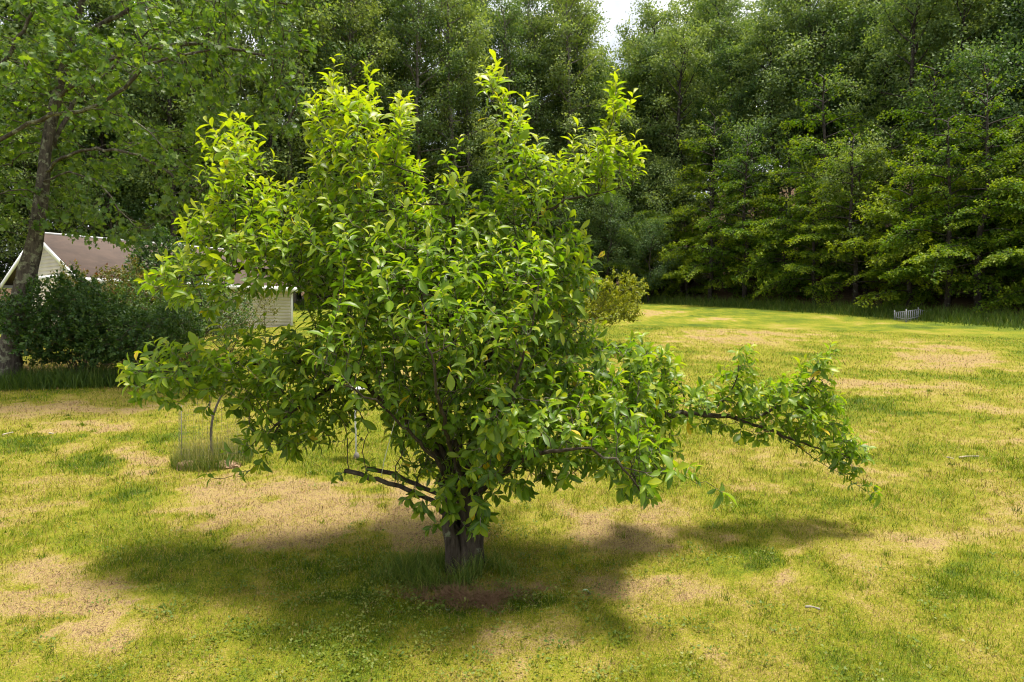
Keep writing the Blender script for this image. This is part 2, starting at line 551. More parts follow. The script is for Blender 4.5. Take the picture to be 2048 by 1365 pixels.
class Skeleton:
    def __init__(s):
        s.P, s.par, s.lim = [], [], []

    def seed(s, pts, step, limb, parent=None, jit=0.0):
        Q = resample(pts, step)
        if jit:
            J = RNG.normal(0, jit, Q.shape); J[0] = 0; Q = Q + J
        if parent is None and s.P:
            A = np.array(s.P); parent = int(np.argmin(((A - Q[0]) ** 2).sum(1)))
        for i, q in enumerate(Q):
            s.P.append(q); s.lim.append(limb)
            s.par.append(-1 if (i == 0 and parent is None) else (parent if i == 0 else len(s.P) - 2))

    def grow(s, A, step, di, dk, iters, up=0.0, jit=.15, minr=0):
        P = [np.array(p) for p in s.P]
        N0 = np.array(P)
        near = np.empty(len(A), int); nd = np.empty(len(A))
        for c in range(0, len(A), 500):
            dd = np.linalg.norm(A[c:c + 500, None] - N0[None], axis=2)
            near[c:c + 500] = dd.argmin(1); nd[c:c + 500] = dd.min(1)
        kids = {}
        alive = nd > dk
        A = A[alive]; near = near[alive]; nd = nd[alive]
        for it in range(iters):
            act = nd < di
            if not act.any() or len(A) == 0: break
            ids = near[act]
            vec = norm(A[act] - np.array([P[i] for i in ids]))
            u, inv = np.unique(ids, return_inverse=True)
            S = np.zeros((len(u), 3)); np.add.at(S, inv, vec)
            S = norm(S); S = norm(S + np.array([0, 0, up]) + RNG.normal(0, jit, S.shape))
            new = []
            for k, i in enumerate(u):
                if kids.get(i, 0) >= 3: continue
                kids[i] = kids.get(i, 0) + 1
                q = P[i] + S[k] * step
                P.append(q); s.P.append(q); s.par.append(int(i)); s.lim.append(s.lim[i] + 50 + .001 * len(s.P) / 100 if s.lim[i] in (0, 100) else s.lim[i]); new.append(len(P) - 1)
            if not new: break
            NP_ = np.array([P[i] for i in new])
            for c in range(0, len(A), 2000):
                dd = np.linalg.norm(A[c:c + 2000, None] - NP_[None], axis=2)
                m = dd.min(1); a = dd.argmin(1)
                better = m < nd[c:c + 2000]
                near[c:c + 2000][better] = np.array(new)[a[better]]; nd[c:c + 2000][better] = m[better]
            alive = nd > dk
            A = A[alive]; near = near[alive]; nd = nd[alive]

    def finish(s, tip, e=2.3, rmax=None, seedr=None):
        s.P = np.array(s.P); n = len(s.P)
        s.ch = [[] for _ in range(n)]
        for i, p in enumerate(s.par):
            if p >= 0: s.ch[p].append(i)
        r = np.zeros(n)
        order = s.topo()
        for i in order[::-1]:
            r[i] = tip if not s.ch[i] else max(tip, sum(r[c] ** e for c in s.ch[i]) ** (1 / e))
        s.r = r
        return r

    def topo(s):
        st = [i for i, p in enumerate(s.par) if p < 0]; o = []
        while st:
            i = st.pop(); o.append(i); st += s.ch[i]
        return o

    def chains(s, limbs=None):
        """node lists, each from its fork to a tip"""
        st = [(i, -1) for i, p in enumerate(s.par) if p < 0]
        out = []
        while st:
            i, f = st.pop()
            c = [f, i] if f >= 0 else [i]
            j = i
            while s.ch[j]:
                k = max(s.ch[j], key=lambda q: s.r[q] + (1 if s.lim[q] == s.lim[j] else 0))
                for o in s.ch[j]:
                    if o != k: st.append((o, j))
                c.append(k); j = k
            out.append((s.lim[i], c))
        return out


# leaf shapes: x along the leaf, z up
def oval_leaf(wid=.46, fold=.10, bend=.22, t=(0, .14, .34, .58, .79, .93, 1.0), ws=(.06, .34, .72, 1.0, .84, .42, 0), pet=.10):
    V, F, rib = [(-pet, 0, -.01)], [], [1]
    m = []; l = []; r = []
    for tt, ww in zip(t, ws):
        zz = -bend * tt * tt
        m.append(len(V)); V.append((tt, 0, zz)); rib.append(1)
        if ww > 0:
            h = ww * wid / 2
            l.append(len(V)); V.append((tt - .02, h, zz + fold * ww)); rib.append(0)
            r.append(len(V)); V.append((tt - .02, -h, zz + fold * ww)); rib.append(0)
        else:
            l.append(m[-1]); r.append(m[-1])
    F.append((0, r[0], m[0])); F.append((0, m[0], l[0]))
    for i in range(len(m) - 1):
        if l[i + 1] == m[i + 1]:
            F.append((m[i], m[i + 1], l[i])); F.append((m[i], r[i], m[i + 1]))
        else:
            F.append((m[i], m[i + 1], l[i + 1], l[i])); F.append((m[i], r[i], r[i + 1], m[i + 1]))
    return np.array(V), F, np.array(rib, float)


def diamond_leaf(wid=.6, fold=.08):
    V = np.array([(0, 0, 0), (.5, wid / 2, fold), (1, 0, -.06), (.5, -wid / 2, fold)])
    return V, [(0, 2, 1), (0, 3, 2)]


def maple_leaf():
    o = [(0, 0), (-.06, .22), (.12, .50), (.34, .30), (.55, .55), (.62, .22), (1, 0)]
    V = [(x, y, .10 * abs(y) - .12 * x * x) for x, y in o] + [(x, -y, .10 * abs(y) - .12 * x * x) for x, y in o[1:-1]]
    n = len(o)
    Lf = tuple(range(n - 1, -1, -1))
    Rt = (0,) + tuple(range(n, n + n - 2)) + (n - 1,)
    return np.array(V), [Lf, Rt]


def leafy_shoots(base, axis_, length, nper, spread, size, curl=.25, up=.3, tint0=0.3, tint1=.8):
    """leaves along many shoots at once. returns pos, dir, normal, size, tint and the shoots' own paths"""
    B = np.array(base); A = norm(np.array(axis_)); L = np.array(length); N = np.array(nper, int); S0 = np.array(size)
    ref = np.where((np.abs(A[:, 2]) < .9)[:, None], np.array([[0, 0, 1.0]]), np.array([[1.0, 0, 0]]))
    E1 = norm(np.cross(A, ref)); E2 = np.cross(E1, A)
    k = np.repeat(np.arange(len(N)), N)
    j = np.arange(len(k)) - np.repeat(np.cumsum(N) - N, N)
    n = len(k)
    tt = .12 + .88 * j / np.maximum(N[k] - 1, 1)
    ph = RNG.random(len(N))[k] * 6.28 + j * 2.4
    a = A[k]
    rad = np.cos(ph)[:, None] * E1[k] + np.sin(ph)[:, None] * E2[k]
    p = B[k] + a * (tt * L[k])[:, None] + np.array([0, 0, up]) * (tt ** 2 * L[k])[:, None]
    ang = np.radians(spread - 30 * tt + RNG.normal(0, 12, n))
    dd = a * np.cos(ang)[:, None] + rad * np.sin(ang)[:, None] + np.array([0, 0, .12])
    nn = a * np.sin(ang)[:, None] - rad * np.cos(ang)[:, None] * .6 + np.array([0, 0, .9]) + RNG.normal(0, .25, (n, 3))
    sz = S0[k] * (.62 + .45 * np.sin(np.pi * np.clip(tt, 0, .90)) + RNG.normal(0, .20, n))
    tint = tint0 + (tint1 - tint0) * tt ** 2.2 + RNG.normal(0, .07, n)
    q4 = np.linspace(0, 1, 4)
    paths = B[:, None] + A[:, None] * (L[:, None] * q4)[:, :, None] + np.array([0, 0, up]) * (L[:, None] * q4 ** 2)[:, :, None]
    return p, norm(dd), norm(nn), np.clip(sz, .02, None), np.clip(tint, 0, 1), paths


# ------------------------------------------------------------------ the magnolia in the middle
BASE = ground_at(922, 1132)
Y0 = BASE[1]


def q(u, v, dy=0.0):
    """point of the tree: place in the trunk's plane, then dy metres nearer (-) or farther (+)"""
    p = at(u, v, Y0)
    s = (Y0 + dy) / Y0
    return np.array([p[0] * (1 + .85 * (s - 1)), Y0 + dy, CAMZ + (p[2] - CAMZ) * (1 + .85 * (s - 1))])


SK = Skeleton()
st = .09
SK.seed([q(930, 1145), q(938, 1095), q(944, 1045), q(938, 995), q(928, 955)], st, 0)
LIMBS = [
    [(915, 1060), (868, 1003, -.12), (800, 972, -.15), (740, 955, -.12), (690, 943, -.08)],
    [(905, 1000), (850, 975, .05), (790, 948, .1), (728, 940, .12)],
    [(915, 1000), (872, 905, .05), (800, 828, .1), (715, 765, .25), (560, 722, .35), (420, 738, .3), (300, 745, .2)],
    [(915, 960), (800, 760, .3), (700, 640, .5), (600, 575, .5), (500, 540, .4), (330, 560, .3)],
    [(918, 960), (820, 700, .6), (680, 500, .9), (530, 400, .9), (430, 300, .8)],
    [(922, 955), (850, 650, .6), (820, 420, .7), (760, 290, .6), (670, 190, .5)],
    [(928, 955), (900, 650, .1), (908, 480, 0), (895, 390, -.1)],
    [(930, 955), (990, 650, .4), (1052, 480, .4), (1055, 350, .4), (1008, 245, .35), (988, 172, .3)],
    [(935, 965), (1000, 620, 0), (1040, 490, 0), (1110, 412, 0), (1190, 388, 0), (1265, 372, -.1)],
    [(940, 985), (1050, 760, .5), (1150, 620, .6), (1190, 520, .6)],
    [(940, 995), (1080, 895, .05), (1200, 862, .3), (1350, 832, .6), (1480, 842, .75), (1600, 885, .85), (1690, 915, .9), (1745, 928, .9)],
    [(940, 1000), (1050, 915, -.8), (1150, 890, -1.2), (1240, 925, -1.2), (1285, 985, -1.1)],
    [(930, 985), (900, 880, -.6), (880, 780, -1.1), (868, 690, -1.3)],
    [(918, 985), (840, 880, -.5), (760, 800, -1.0), (660, 745, -1.2)],
    [(938, 985), (1000, 850, -.8), (1050, 700, -1.2), (1080, 560, -1.2)],
    [(930, 960), (900, 750, 1.0), (880, 600, 1.6), (850, 500, 1.8)],
    [(930, 960), (1010, 800, 1.0), (1090, 660, 1.5)],
]
for i, L in enumerate(LIMBS):
    SK.seed([q(*a) for a in L], st, i + 1, jit=.012)
SUB = [(8, [(1195, 388, 0), (1215, 285, .05), (1235, 205, .05)]),
       (10, [(1480, 842, .75), (1560, 822, .8), (1620, 782, .85), (1662, 728, .85)]),
       (10, [(1560, 868, .82), (1640, 922, .8), (1700, 960, .75), (1755, 992, .75)]),
       (10, [(1400, 835, .65), (1470, 790, .7), (1488, 720, .7)]),
       (11, [(1240, 925, -1.2), (1330, 938, -1.15), (1415, 962, -1.1)]),
       (2, [(700, 757, .26), (620, 800, 0), (540, 862, -.15), (490, 905, -.2)]),
       (2, [(560, 850, -.1), (520, 925, -.2), (470, 952, -.2), (432, 955, -.2)]),
       (4, [(560, 420, .9), (520, 340, .8), (465, 255, .7)]),
       (5, [(815, 400, .7), (810, 300, .6), (815, 225, .6)]),
       (5, [(790, 330, .65), (735, 240, .5), (735, 180, .5)]),
       (2, [(420, 738, .3), (340, 770, .25), (290, 795, .2)]),
       (3, [(560, 560, .45), (450, 500, .4), (370, 465, .35)])]
NSEED = len(SK.P)
SUB += [(1, [(700, 944, -.08), (697, 900, -.1), (690, 868, -.1)]), (1, [(735, 953, -.12), (728, 905, -.14), (735, 862, -.12)]), (1, [(790, 968, -.15), (800, 910, -.2), (812, 870, -.2)]), (1, [(825, 985, -.14), (845, 930, -.2), (862, 890, -.25)])]
for l, L in SUB:
    L = [q(*a) for a in L]
    pr = int(np.argmin(((np.array(SK.P) - L[0]) ** 2).sum(1)))
    SK.seed(L, st, SK.lim[pr], pr, jit=.01)

CROWN = [(980, 118), (1000, 150), (1035, 190), (1050, 250), (1085, 285), (1130, 300), (1178, 290), (1200, 210), (1210, 165), (1232, 160), (1262, 205), (1250, 262),
         (1268, 300), (1285, 335), (1262, 378), (1200, 398), (1150, 405), (1120, 440), (1185, 470), (1195, 500), (1195, 560), (1205, 580), (1190, 640), (1180, 690),
         (1285, 700), (1330, 720), (1360, 765), (1455, 780), (1470, 720), (1500, 715), (1520, 775), (1600, 775), (1655, 725), (1655, 770), (1690, 805), (1705, 870),
         (1745, 920), (1735, 932), (1640, 915), (1560, 876), (1520, 885), (1440, 855), (1380, 850), (1345, 870), (1345, 925), (1320, 950), (1295, 995), (1240, 985),
         (1200, 940), (1130, 965), (1060, 980), (1000, 980), (985, 1015), (940, 1060), (870, 1060), (830, 1010), (850, 950), (790, 880), (740, 850), (690, 830), (655, 870),
         (610, 905), (530, 895), (475, 905), (470, 880), (500, 850), (450, 800), (395, 805), (336, 818), (275, 785), (265, 742), (310, 718), (370, 695), (460, 685),
         (530, 670), (600, 668), (590, 605), (510, 600), (465, 645), (380, 632), (295, 612), (275, 580), (290, 553), (370, 500), (362, 462), (410, 420), (455, 405),
         (420, 360), (385, 322), (425, 318), (440, 290), (425, 270), (484, 248), (500, 290), (508, 350), (555, 395), (605, 380), (600, 335), (622, 330), (640, 315),
         (622, 275), (605, 240), (605, 200), (655, 162), (685, 190), (735, 170), (765, 205), (820, 215), (828, 262), (832, 330), (850, 400), (876, 390), (880, 320), (875, 295),
         (905, 262), (930, 275), (920, 340), (925, 400), (975, 410), (975, 330), (972, 290), (976, 225), (970, 140)]
nA = 10000
pu = np.concatenate([RNG.uniform(240, 1780, nA * 3), RNG.uniform(1250, 1780, 9000)]); pv = np.concatenate([RNG.uniform(100, 1060, nA * 3), RNG.uniform(680, 1010, 9000)])
ok = in_poly(pu, pv, CROWN)
pu, pv = pu[ok], pv[ok]
dist = poly_dist(pu, pv, CROWN)
ok = (dist > 14) | (pv > 650)
pu, pv, dist = pu[ok], pv[ok], dist[ok]
thick = np.where(pv < 480, .85, 1.0) * np.clip(.22 + dist / 224 * 1.05, 0, 1.6) * np.where(pu > 1330, .75, 1)
dy = RNG.uniform(-1, 1, len(pu)) * thick
dy = dy + np.where(pu > 1280, np.interp(pu, [1280, 1480, 1700], [.45, .75, .9]), 0) + np.where((pv > 820) & (pu > 950) & (pu <= 1280), -.5, 0)
keep = RNG.random(len(pu)) < np.clip(thick / 1.0, .36, 1) * np.where((pu > 1250) & (pv > 600), 1.9, 1) * np.where((pu < 700) & (pv > 640), 1.7, 1) * np.where(pv < 450, .70, 1)
pv = pv + 34 * np.clip((520 - pv) / 400, 0, 1)
AT = np.array([q(a, b, c) for a, b, c in zip(pu[keep], pv[keep], dy[keep])])
SK.grow(AT, st, 1.0, .113, 60, up=.10, jit=.18)
SK.finish(.0028, 2.15)
SK.r = np.where(SK.r > .012, SK.r * 1.3, SK.r)
for i in range(len(SK.r)):
    if SK.lim[i] in (1, 2) and i < NSEED: SK.r[i] = max(SK.r[i], .024)
SK.r = np.minimum(SK.r * np.where(np.array(SK.lim) == 0, 1, .85), .17)
# trunk flare
for i in range(len(SK.r)):
    if SK.lim[i] == 0:
        h = SK.P[i][2] - BASE[2]
        SK.r[i] = .092 + .075 * math.exp(-max(h, 0) / .09) + .03 * h

mag = empty('magnolia_tree', tuple(BASE), 'broad glossy leaved magnolia tree with low spreading limbs, in the middle of the lawn', 'tree')
tb = {}
for lim, c in SK.chains():
    key = 'trunk' if lim == 0 else lim
    P = SK.P[c]; r = SK.r[c].copy()
    if len(c) > 1 and SK.lim[c[0]] != SK.lim[c[1]]:
        r[0] = min(r[0], r[1] * 1.15)
    elif len(c) > 1:
        r[0] = min(r[0], r[1] * 1.05)
    rm = r.max()
    if lim != 0 and rm > .02:
        r = np.minimum(r, .085)
    tb.setdefault(key, Tubes()).add(P, r, 22 if lim == 0 else (12 if rm > .06 else (7 if rm > .015 else 4)), cap=True, lump=.55 if lim == 0 else .0)
# the pale second stem beside the trunk
for path_, ra, rb in (([q(906, 1150, -.10), q(904, 1090, -.13), q(896, 1040, -.10), q(905, 985, -.03)], .060, .050), ([q(918, 1148, .10), q(912, 1080, .12), q(900, 1010, .12), q(880, 950, .1)], .07, .05)):
    path_ = resample(path_, .06)
    tb['trunk'].add(path_, np.linspace(ra, rb, len(path_)) + .03 * np.exp(-np.linspace(0, 6, len(path_))), 12, lump=.35)

P = SK.P; par = np.array(SK.par); term = np.array([len(c) == 0 for c in SK.ch])
sb, sa, sL, sn, ss = [], [], [], [], []
cen = q(900, 640, 0)
for i in range(len(P)):
    if par[i] < 0 or SK.lim[i] == 0: continue
    d = P[i] - P[par[i]]; d = d / max(np.linalg.norm(d), 1e-6)
    u_top = np.clip((P[i][2] - 1.6) / 2.6, 0, 1)
    if term[i]: k = 1 if RNG.random() < .40 else 2
    elif SK.r[i] < .008: k = int(RNG.random() < .66)
    elif SK.r[i] < .02: k = int(RNG.random() < .22)
    else: k = 0
    if SK.lim[i] in (1, 2) and P[i][0] < q(850, 950)[0]: k = int(RNG.random() < .28)
    for _ in range(k):
        out = P[i] - cen; out = out / np.linalg.norm(out)
        upw = .25 + .65 * u_top
        a = d * (.9 if term[i] else .35) + np.array([0, 0, upw]) + out * .35 + RNG.normal(0, .38, 3)
        L = RNG.uniform(.07, .17) + (.12 * RNG.random() if u_top > .5 else 0)
        n = int(L / .026) + RNG.integers(2, 4)
        sb.append(P[i]); sa.append(a); sL.append(L); sn.append(n); ss.append(RNG.uniform(.076, .116))
lp, ld, ln_, ls, lt, paths = leafy_shoots(sb, sa, sL, sn, 72, ss, up=.25, tint0=.22, tint1=.74)
# outer sun leaves yellower than old inner ones; height also puts sunlight into tint
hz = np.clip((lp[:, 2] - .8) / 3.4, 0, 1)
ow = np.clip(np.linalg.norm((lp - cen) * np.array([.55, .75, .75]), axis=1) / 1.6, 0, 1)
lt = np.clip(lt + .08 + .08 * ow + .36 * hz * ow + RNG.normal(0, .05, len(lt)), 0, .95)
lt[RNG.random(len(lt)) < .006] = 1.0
# leaves hang a little, more so in the shade of the crown
ld[:, 2] -= .35 * (1 - hz) + .05
ld = norm(ld)
ns_ = len(paths)
td = norm(paths[:, 3] - paths[:, 0]); s1 = norm(np.cross(td, np.array([.3, .2, 1.0]))); s2 = np.cross(td, s1)
rr_ = np.array([.0030, .0026, .0022, .0014])
VV = np.stack([paths + (math.cos(a) * s1 + math.sin(a) * s2)[:, None] * rr_[None, :, None] for a in (0, 2.094, 4.189)], 2)   # shoot, ring, side
f1 = np.array([(i * 3 + j, i * 3 + (j + 1) % 3, (i + 1) * 3 + (j + 1) % 3, (i + 1) * 3 + j) for i in range(3) for j in range(3)])
FF = (f1[None] + (np.arange(ns_) * 12)[:, None, None]).reshape(-1, 4)
me = mesh_np('shoot', VV.reshape(-1, 3) - BASE, FF.ravel(), np.arange(len(FF)) * 4, np.full(len(FF), 4), M['twig_mag'], None, True)
put(bpy.data.objects.new('shoot', me), mag, kind='stuff')
for key, t_ in tb.items():
    t_.build('trunk' if key == 'trunk' else 'limb', M['bark_mag'], mag, BASE)

# the 300 leaves that show largest are parts of their own, the rest one mass
T1, F1, RIB = oval_leaf(.42, .10, .34)
T2, F2, _ = oval_leaf(.36, .15, .50)
T3, F3, _ = oval_leaf(.48, .07, .20)
toC = np.array([0, 0, CAMZ]) - lp
dc = np.linalg.norm(toC, axis=1)
Rm = frames(ld, ln_)
face = np.abs(np.einsum('ni,ni->n', Rm[:, :, 2], toC / dc[:, None]))
mid = lp + ld * (ls / 2)[:, None]
su = mid[:, 0] / mid[:, 1]; sv = (mid[:, 2] - CAMZ) / mid[:, 1]
cell = (np.floor(su * 75).astype(int) * 1000 + np.floor(sv * 75).astype(int))
first = {}
for i in np.argsort(dc):
    first.setdefault(cell[i], i)
vis = np.array(list(first.values()))
score = ls[vis] ** 2 * (.25 + face[vis]) / dc[vis] ** 2
big = vis[np.argsort(-score)[:300]]
bigset = np.zeros(len(lp), bool); bigset[big] = True
VM = {}
for i in big:
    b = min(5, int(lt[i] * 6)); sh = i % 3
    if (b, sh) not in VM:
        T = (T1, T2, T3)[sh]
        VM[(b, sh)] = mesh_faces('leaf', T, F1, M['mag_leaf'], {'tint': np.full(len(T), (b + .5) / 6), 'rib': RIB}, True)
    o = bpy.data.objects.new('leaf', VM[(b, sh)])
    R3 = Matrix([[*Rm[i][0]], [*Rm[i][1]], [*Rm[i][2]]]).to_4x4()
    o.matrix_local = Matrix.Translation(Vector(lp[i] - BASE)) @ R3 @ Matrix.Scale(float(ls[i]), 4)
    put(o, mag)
rest = np.where(~bigset)[0]
parts = []
for sh, T in enumerate((T1, T2, T3)):
    k = rest[rest % 3 == sh]
    parts.append((k, T))
allV, allL, allS, allT, allTint, allRib = [], [], [], [], [], []
off = 0
tot1 = np.array([len(f) for f in F1]); lp1 = np.array([i for f in F1 for i in f])
for k, T in parts:
    V = np.einsum('nij,nmj->nmi', Rm[k], T[None] * ls[k][:, None, None]) + lp[k][:, None] - BASE
    m = len(T)
    allL.append(((lp1[None] + (np.arange(len(k)) * m)[:, None]) + off).ravel()); off += len(k) * m
    allV.append(V.reshape(-1, 3)); allT.append(np.tile(tot1, len(k)))
    allTint.append(np.repeat(lt[k], m)); allRib.append(np.tile(RIB, len(k)))
tt = np.concatenate(allT)
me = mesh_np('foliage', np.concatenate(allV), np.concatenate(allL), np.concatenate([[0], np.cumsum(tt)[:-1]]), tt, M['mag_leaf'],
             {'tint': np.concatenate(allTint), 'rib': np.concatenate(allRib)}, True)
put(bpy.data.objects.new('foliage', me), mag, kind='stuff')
print('magnolia nodes', len(SK.P), 'leaves', len(lp))

# ------------------------------------------------------------------ the lichen-barked maple and its neighbour at the left edge
MB = ground_at(15, 768)
MY = MB[1]
MB2 = ground_at(-190, 800)
MK = Skeleton()
ms = .22
MK.seed([MB - np.array([0, 0, .1]), at(22, 690, MY), at(42, 600, MY), at(70, 480, MY), at(84, 380, MY), at(92, 300, MY + .1), at(114, 190, MY + .2), at(140, 90, MY + .3), at(165, 0, MY + .3), at(190, -130, MY + .4)], ms, 0, None)
MK.par[0] = -1
n0 = len(MK.P)
Q2 = [MB2 - np.array([0, 0, .1]), at(-185, 600, MB2[1]), at(-170, 420, MB2[1]), at(-150, 330, MB2[1]), at(-160, 150, MB2[1]), at(-170, -80, MB2[1])]
MK.P.append(Q2[0]); MK.par.append(-1); MK.lim.append(100)
MK.seed(Q2, ms, 100, n0)
Y2 = MB2[1]
ML = [
    (1, [at(90, 330, MY), at(125, 255, MY + .4), at(150, 205, MY + .7), at(210, 150, MY + 1), at(300, 60, MY + 1.2)]),
    (2, [at(88, 345, MY), at(125, 318, MY - .3), at(180, 300, MY - .6), at(260, 305, MY - .9), at(330, 340, MY - 1.0), at(400, 385, MY - 1.1)]),
    (3, [at(86, 365, MY), at(140, 345, MY - .6), at(200, 370, MY - 1), at(240, 420, MY - 1.2), at(270, 455, MY - 1.3)]),
    (4, [at(112, 200, MY + .2), at(220, 120, MY - .5), at(380, 90, MY - .8), at(520, 110, MY - 1), at(610, 150, MY - 1)]),
    (5, [at(140, 90, MY + .3), at(260, 20, MY), at(420, -20, MY - .3), at(570, 10, MY - .5)]),
    (6, [at(82, 390, MY), at(40, 380, MY - .8), at(-20, 400, MY - 1.2)]),
    (101, [at(-150, 335, Y2), at(-60, 305, Y2 + .1), at(0, 278, Y2 + .1), at(80, 238, Y2 + .1), at(180, 216, Y2), at(245, 180, Y2), at(280, 138, Y2 - .1), at(330, 118, Y2 - .2), at(430, 100, Y2 - .3)]),
    (101, [at(180, 217, Y2), at(245, 232, Y2 - .2), at(285, 255, Y2 - .4), at(340, 310, Y2 - .6), at(400, 350, Y2 - .7)]),
    (102, [at(-155, 300, Y2), at(-60, 190, Y2 + .2), at(5, 130, Y2 + .3), at(45, 62, Y2 + .3), at(80, 0, Y2 + .3), at(110, -80, Y2 + .3)]),
]
for l, L in ML:
    MK.seed(L, ms, l, jit=.02)
MPOLY = [(-260, -210), (630, -210), (645, 60), (640, 190), (600, 262), (520, 300), (455, 300), (470, 350), (420, 400), (400, 440), (330, 450), (315, 480), (225, 490), (150, 470), (60, 440), (-260, 520)]
nn_ = 15000
pu = RNG.uniform(-260, 650, nn_); pv = RNG.uniform(-210, 520, nn_)
ok = in_poly(pu, pv, MPOLY); pu, pv = pu[ok], pv[ok]
dist = poly_dist(pu, pv, MPOLY)
th = np.clip(.5 + dist / 85 * .9, 0, 3.0)
yy = MY - .6 + RNG.uniform(-1, 1, len(pu)) * th
# open windows in the crown, where the far side shows
win = (pu < 300) & (pu > -60) & (pv > 150) & (pv < 430)
yy = np.where(win, MY + .5 + np.abs(yy - MY + .6), yy)
gap = fbm(pu / 70, pv / 70, 33, 2)
keep = gap > .42
MA = np.array([at(a, b, c) for a, b, c in zip(pu[keep], pv[keep], yy[keep])])
MK.grow(MA, .2, 2.2, .30, 60, up=-.02, jit=.2)
MK.finish(.006, 2.3)
caps = {0: .36, 1: .10, 100: .36, 101: .105, 102: .12}
lim = np.array(MK.lim)
for i in range(len(MK.r)):
    MK.r[i] = min(MK.r[i], caps.get(int(lim[i]), .07))
for i in range(len(MK.r)):
    if lim[i] in (0, 100):
        h = MK.P[i][2] - MB[2]
        MK.r[i] = np.interp(h, [0, 3.4, 5.5, 7.5, 10], [.225, .18, .13, .095, .05]) + .08 * math.exp(-max(h, 0) / .4)
TL, FL = maple_leaf()
for tree, (bs, lab) in {0: (MB, 'tall maple with lichen covered leaning trunk beside the cream house'), 1: (MB2, 'maple at the left picture edge whose bare limb crosses the lichen covered trunk')}.items():
    root = empty('maple_tree', tuple(bs), lab, 'tree')
    tb = {}
    for l, c in MK.chains():
        if (l >= 100) != bool(tree): continue
        r = MK.r[c].copy(); r[0] = min(r[0], r[1] * 1.2) if len(r) > 1 else r[0]
        rm = r.max()
        tb.setdefault(l, Tubes()).add(MK.P[c], r, 18 if rm > .25 else (8 if rm > .05 else 4), lump=.3 if rm > .25 else 0)
    for l, t_ in tb.items():
        t_.build('trunk' if l in (0, 100) else 'limb', M['bark_maple'], root, bs)
    sb, sa, sL, sn, ss = [], [], [], [], []
    for i in range(len(MK.P)):
        if MK.par[i] < 0 or (lim[i] >= 100) != bool(tree) or MK.r[i] > .022: continue
        d = MK.P[i] - MK.P[MK.par[i]]
        for _ in range(1 + (not MK.ch[i])):
            if RNG.random() < .15: continue
            sb.append(MK.P[i]); sa.append(norm(d) * .8 + RNG.normal(0, .6, 3)); L = RNG.uniform(.18, .42)
            sL.append(L); sn.append(RNG.integers(5, 9)); ss.append(RNG.uniform(.085, .125))
    lp, ld, ln_, ls, lt, _ = leafy_shoots(sb, sa, sL, sn, 85, ss, up=-.15, tint0=.35, tint1=.55)
    ld[:, 2] -= .55; ld = norm(ld)
    lt = np.clip(lt + .10 + RNG.normal(0, .2, len(lt)), 0, 1)
    me = instances_mesh('crown', TL, FL, lp - bs, frames(ld, ln_), ls, M['maple_leaf'], {'tint': lt}, smooth=False)
    put(bpy.data.objects.new('crown', me), root, kind='stuff')
    print('maple leaves', len(lp))

# ------------------------------------------------------------------ wood behind: a few grown trees, then copies of them
DL, DF = diamond_leaf()


def to_tree(tubes, lp, ld, ln_, ls, lt, leafm, barkm):
    return (tubes.mesh('trunk', barkm), instances_mesh('crown', DL, DF, lp, frames(ld, ln_), ls, leafm, {'tint': lt}, smooth=False))


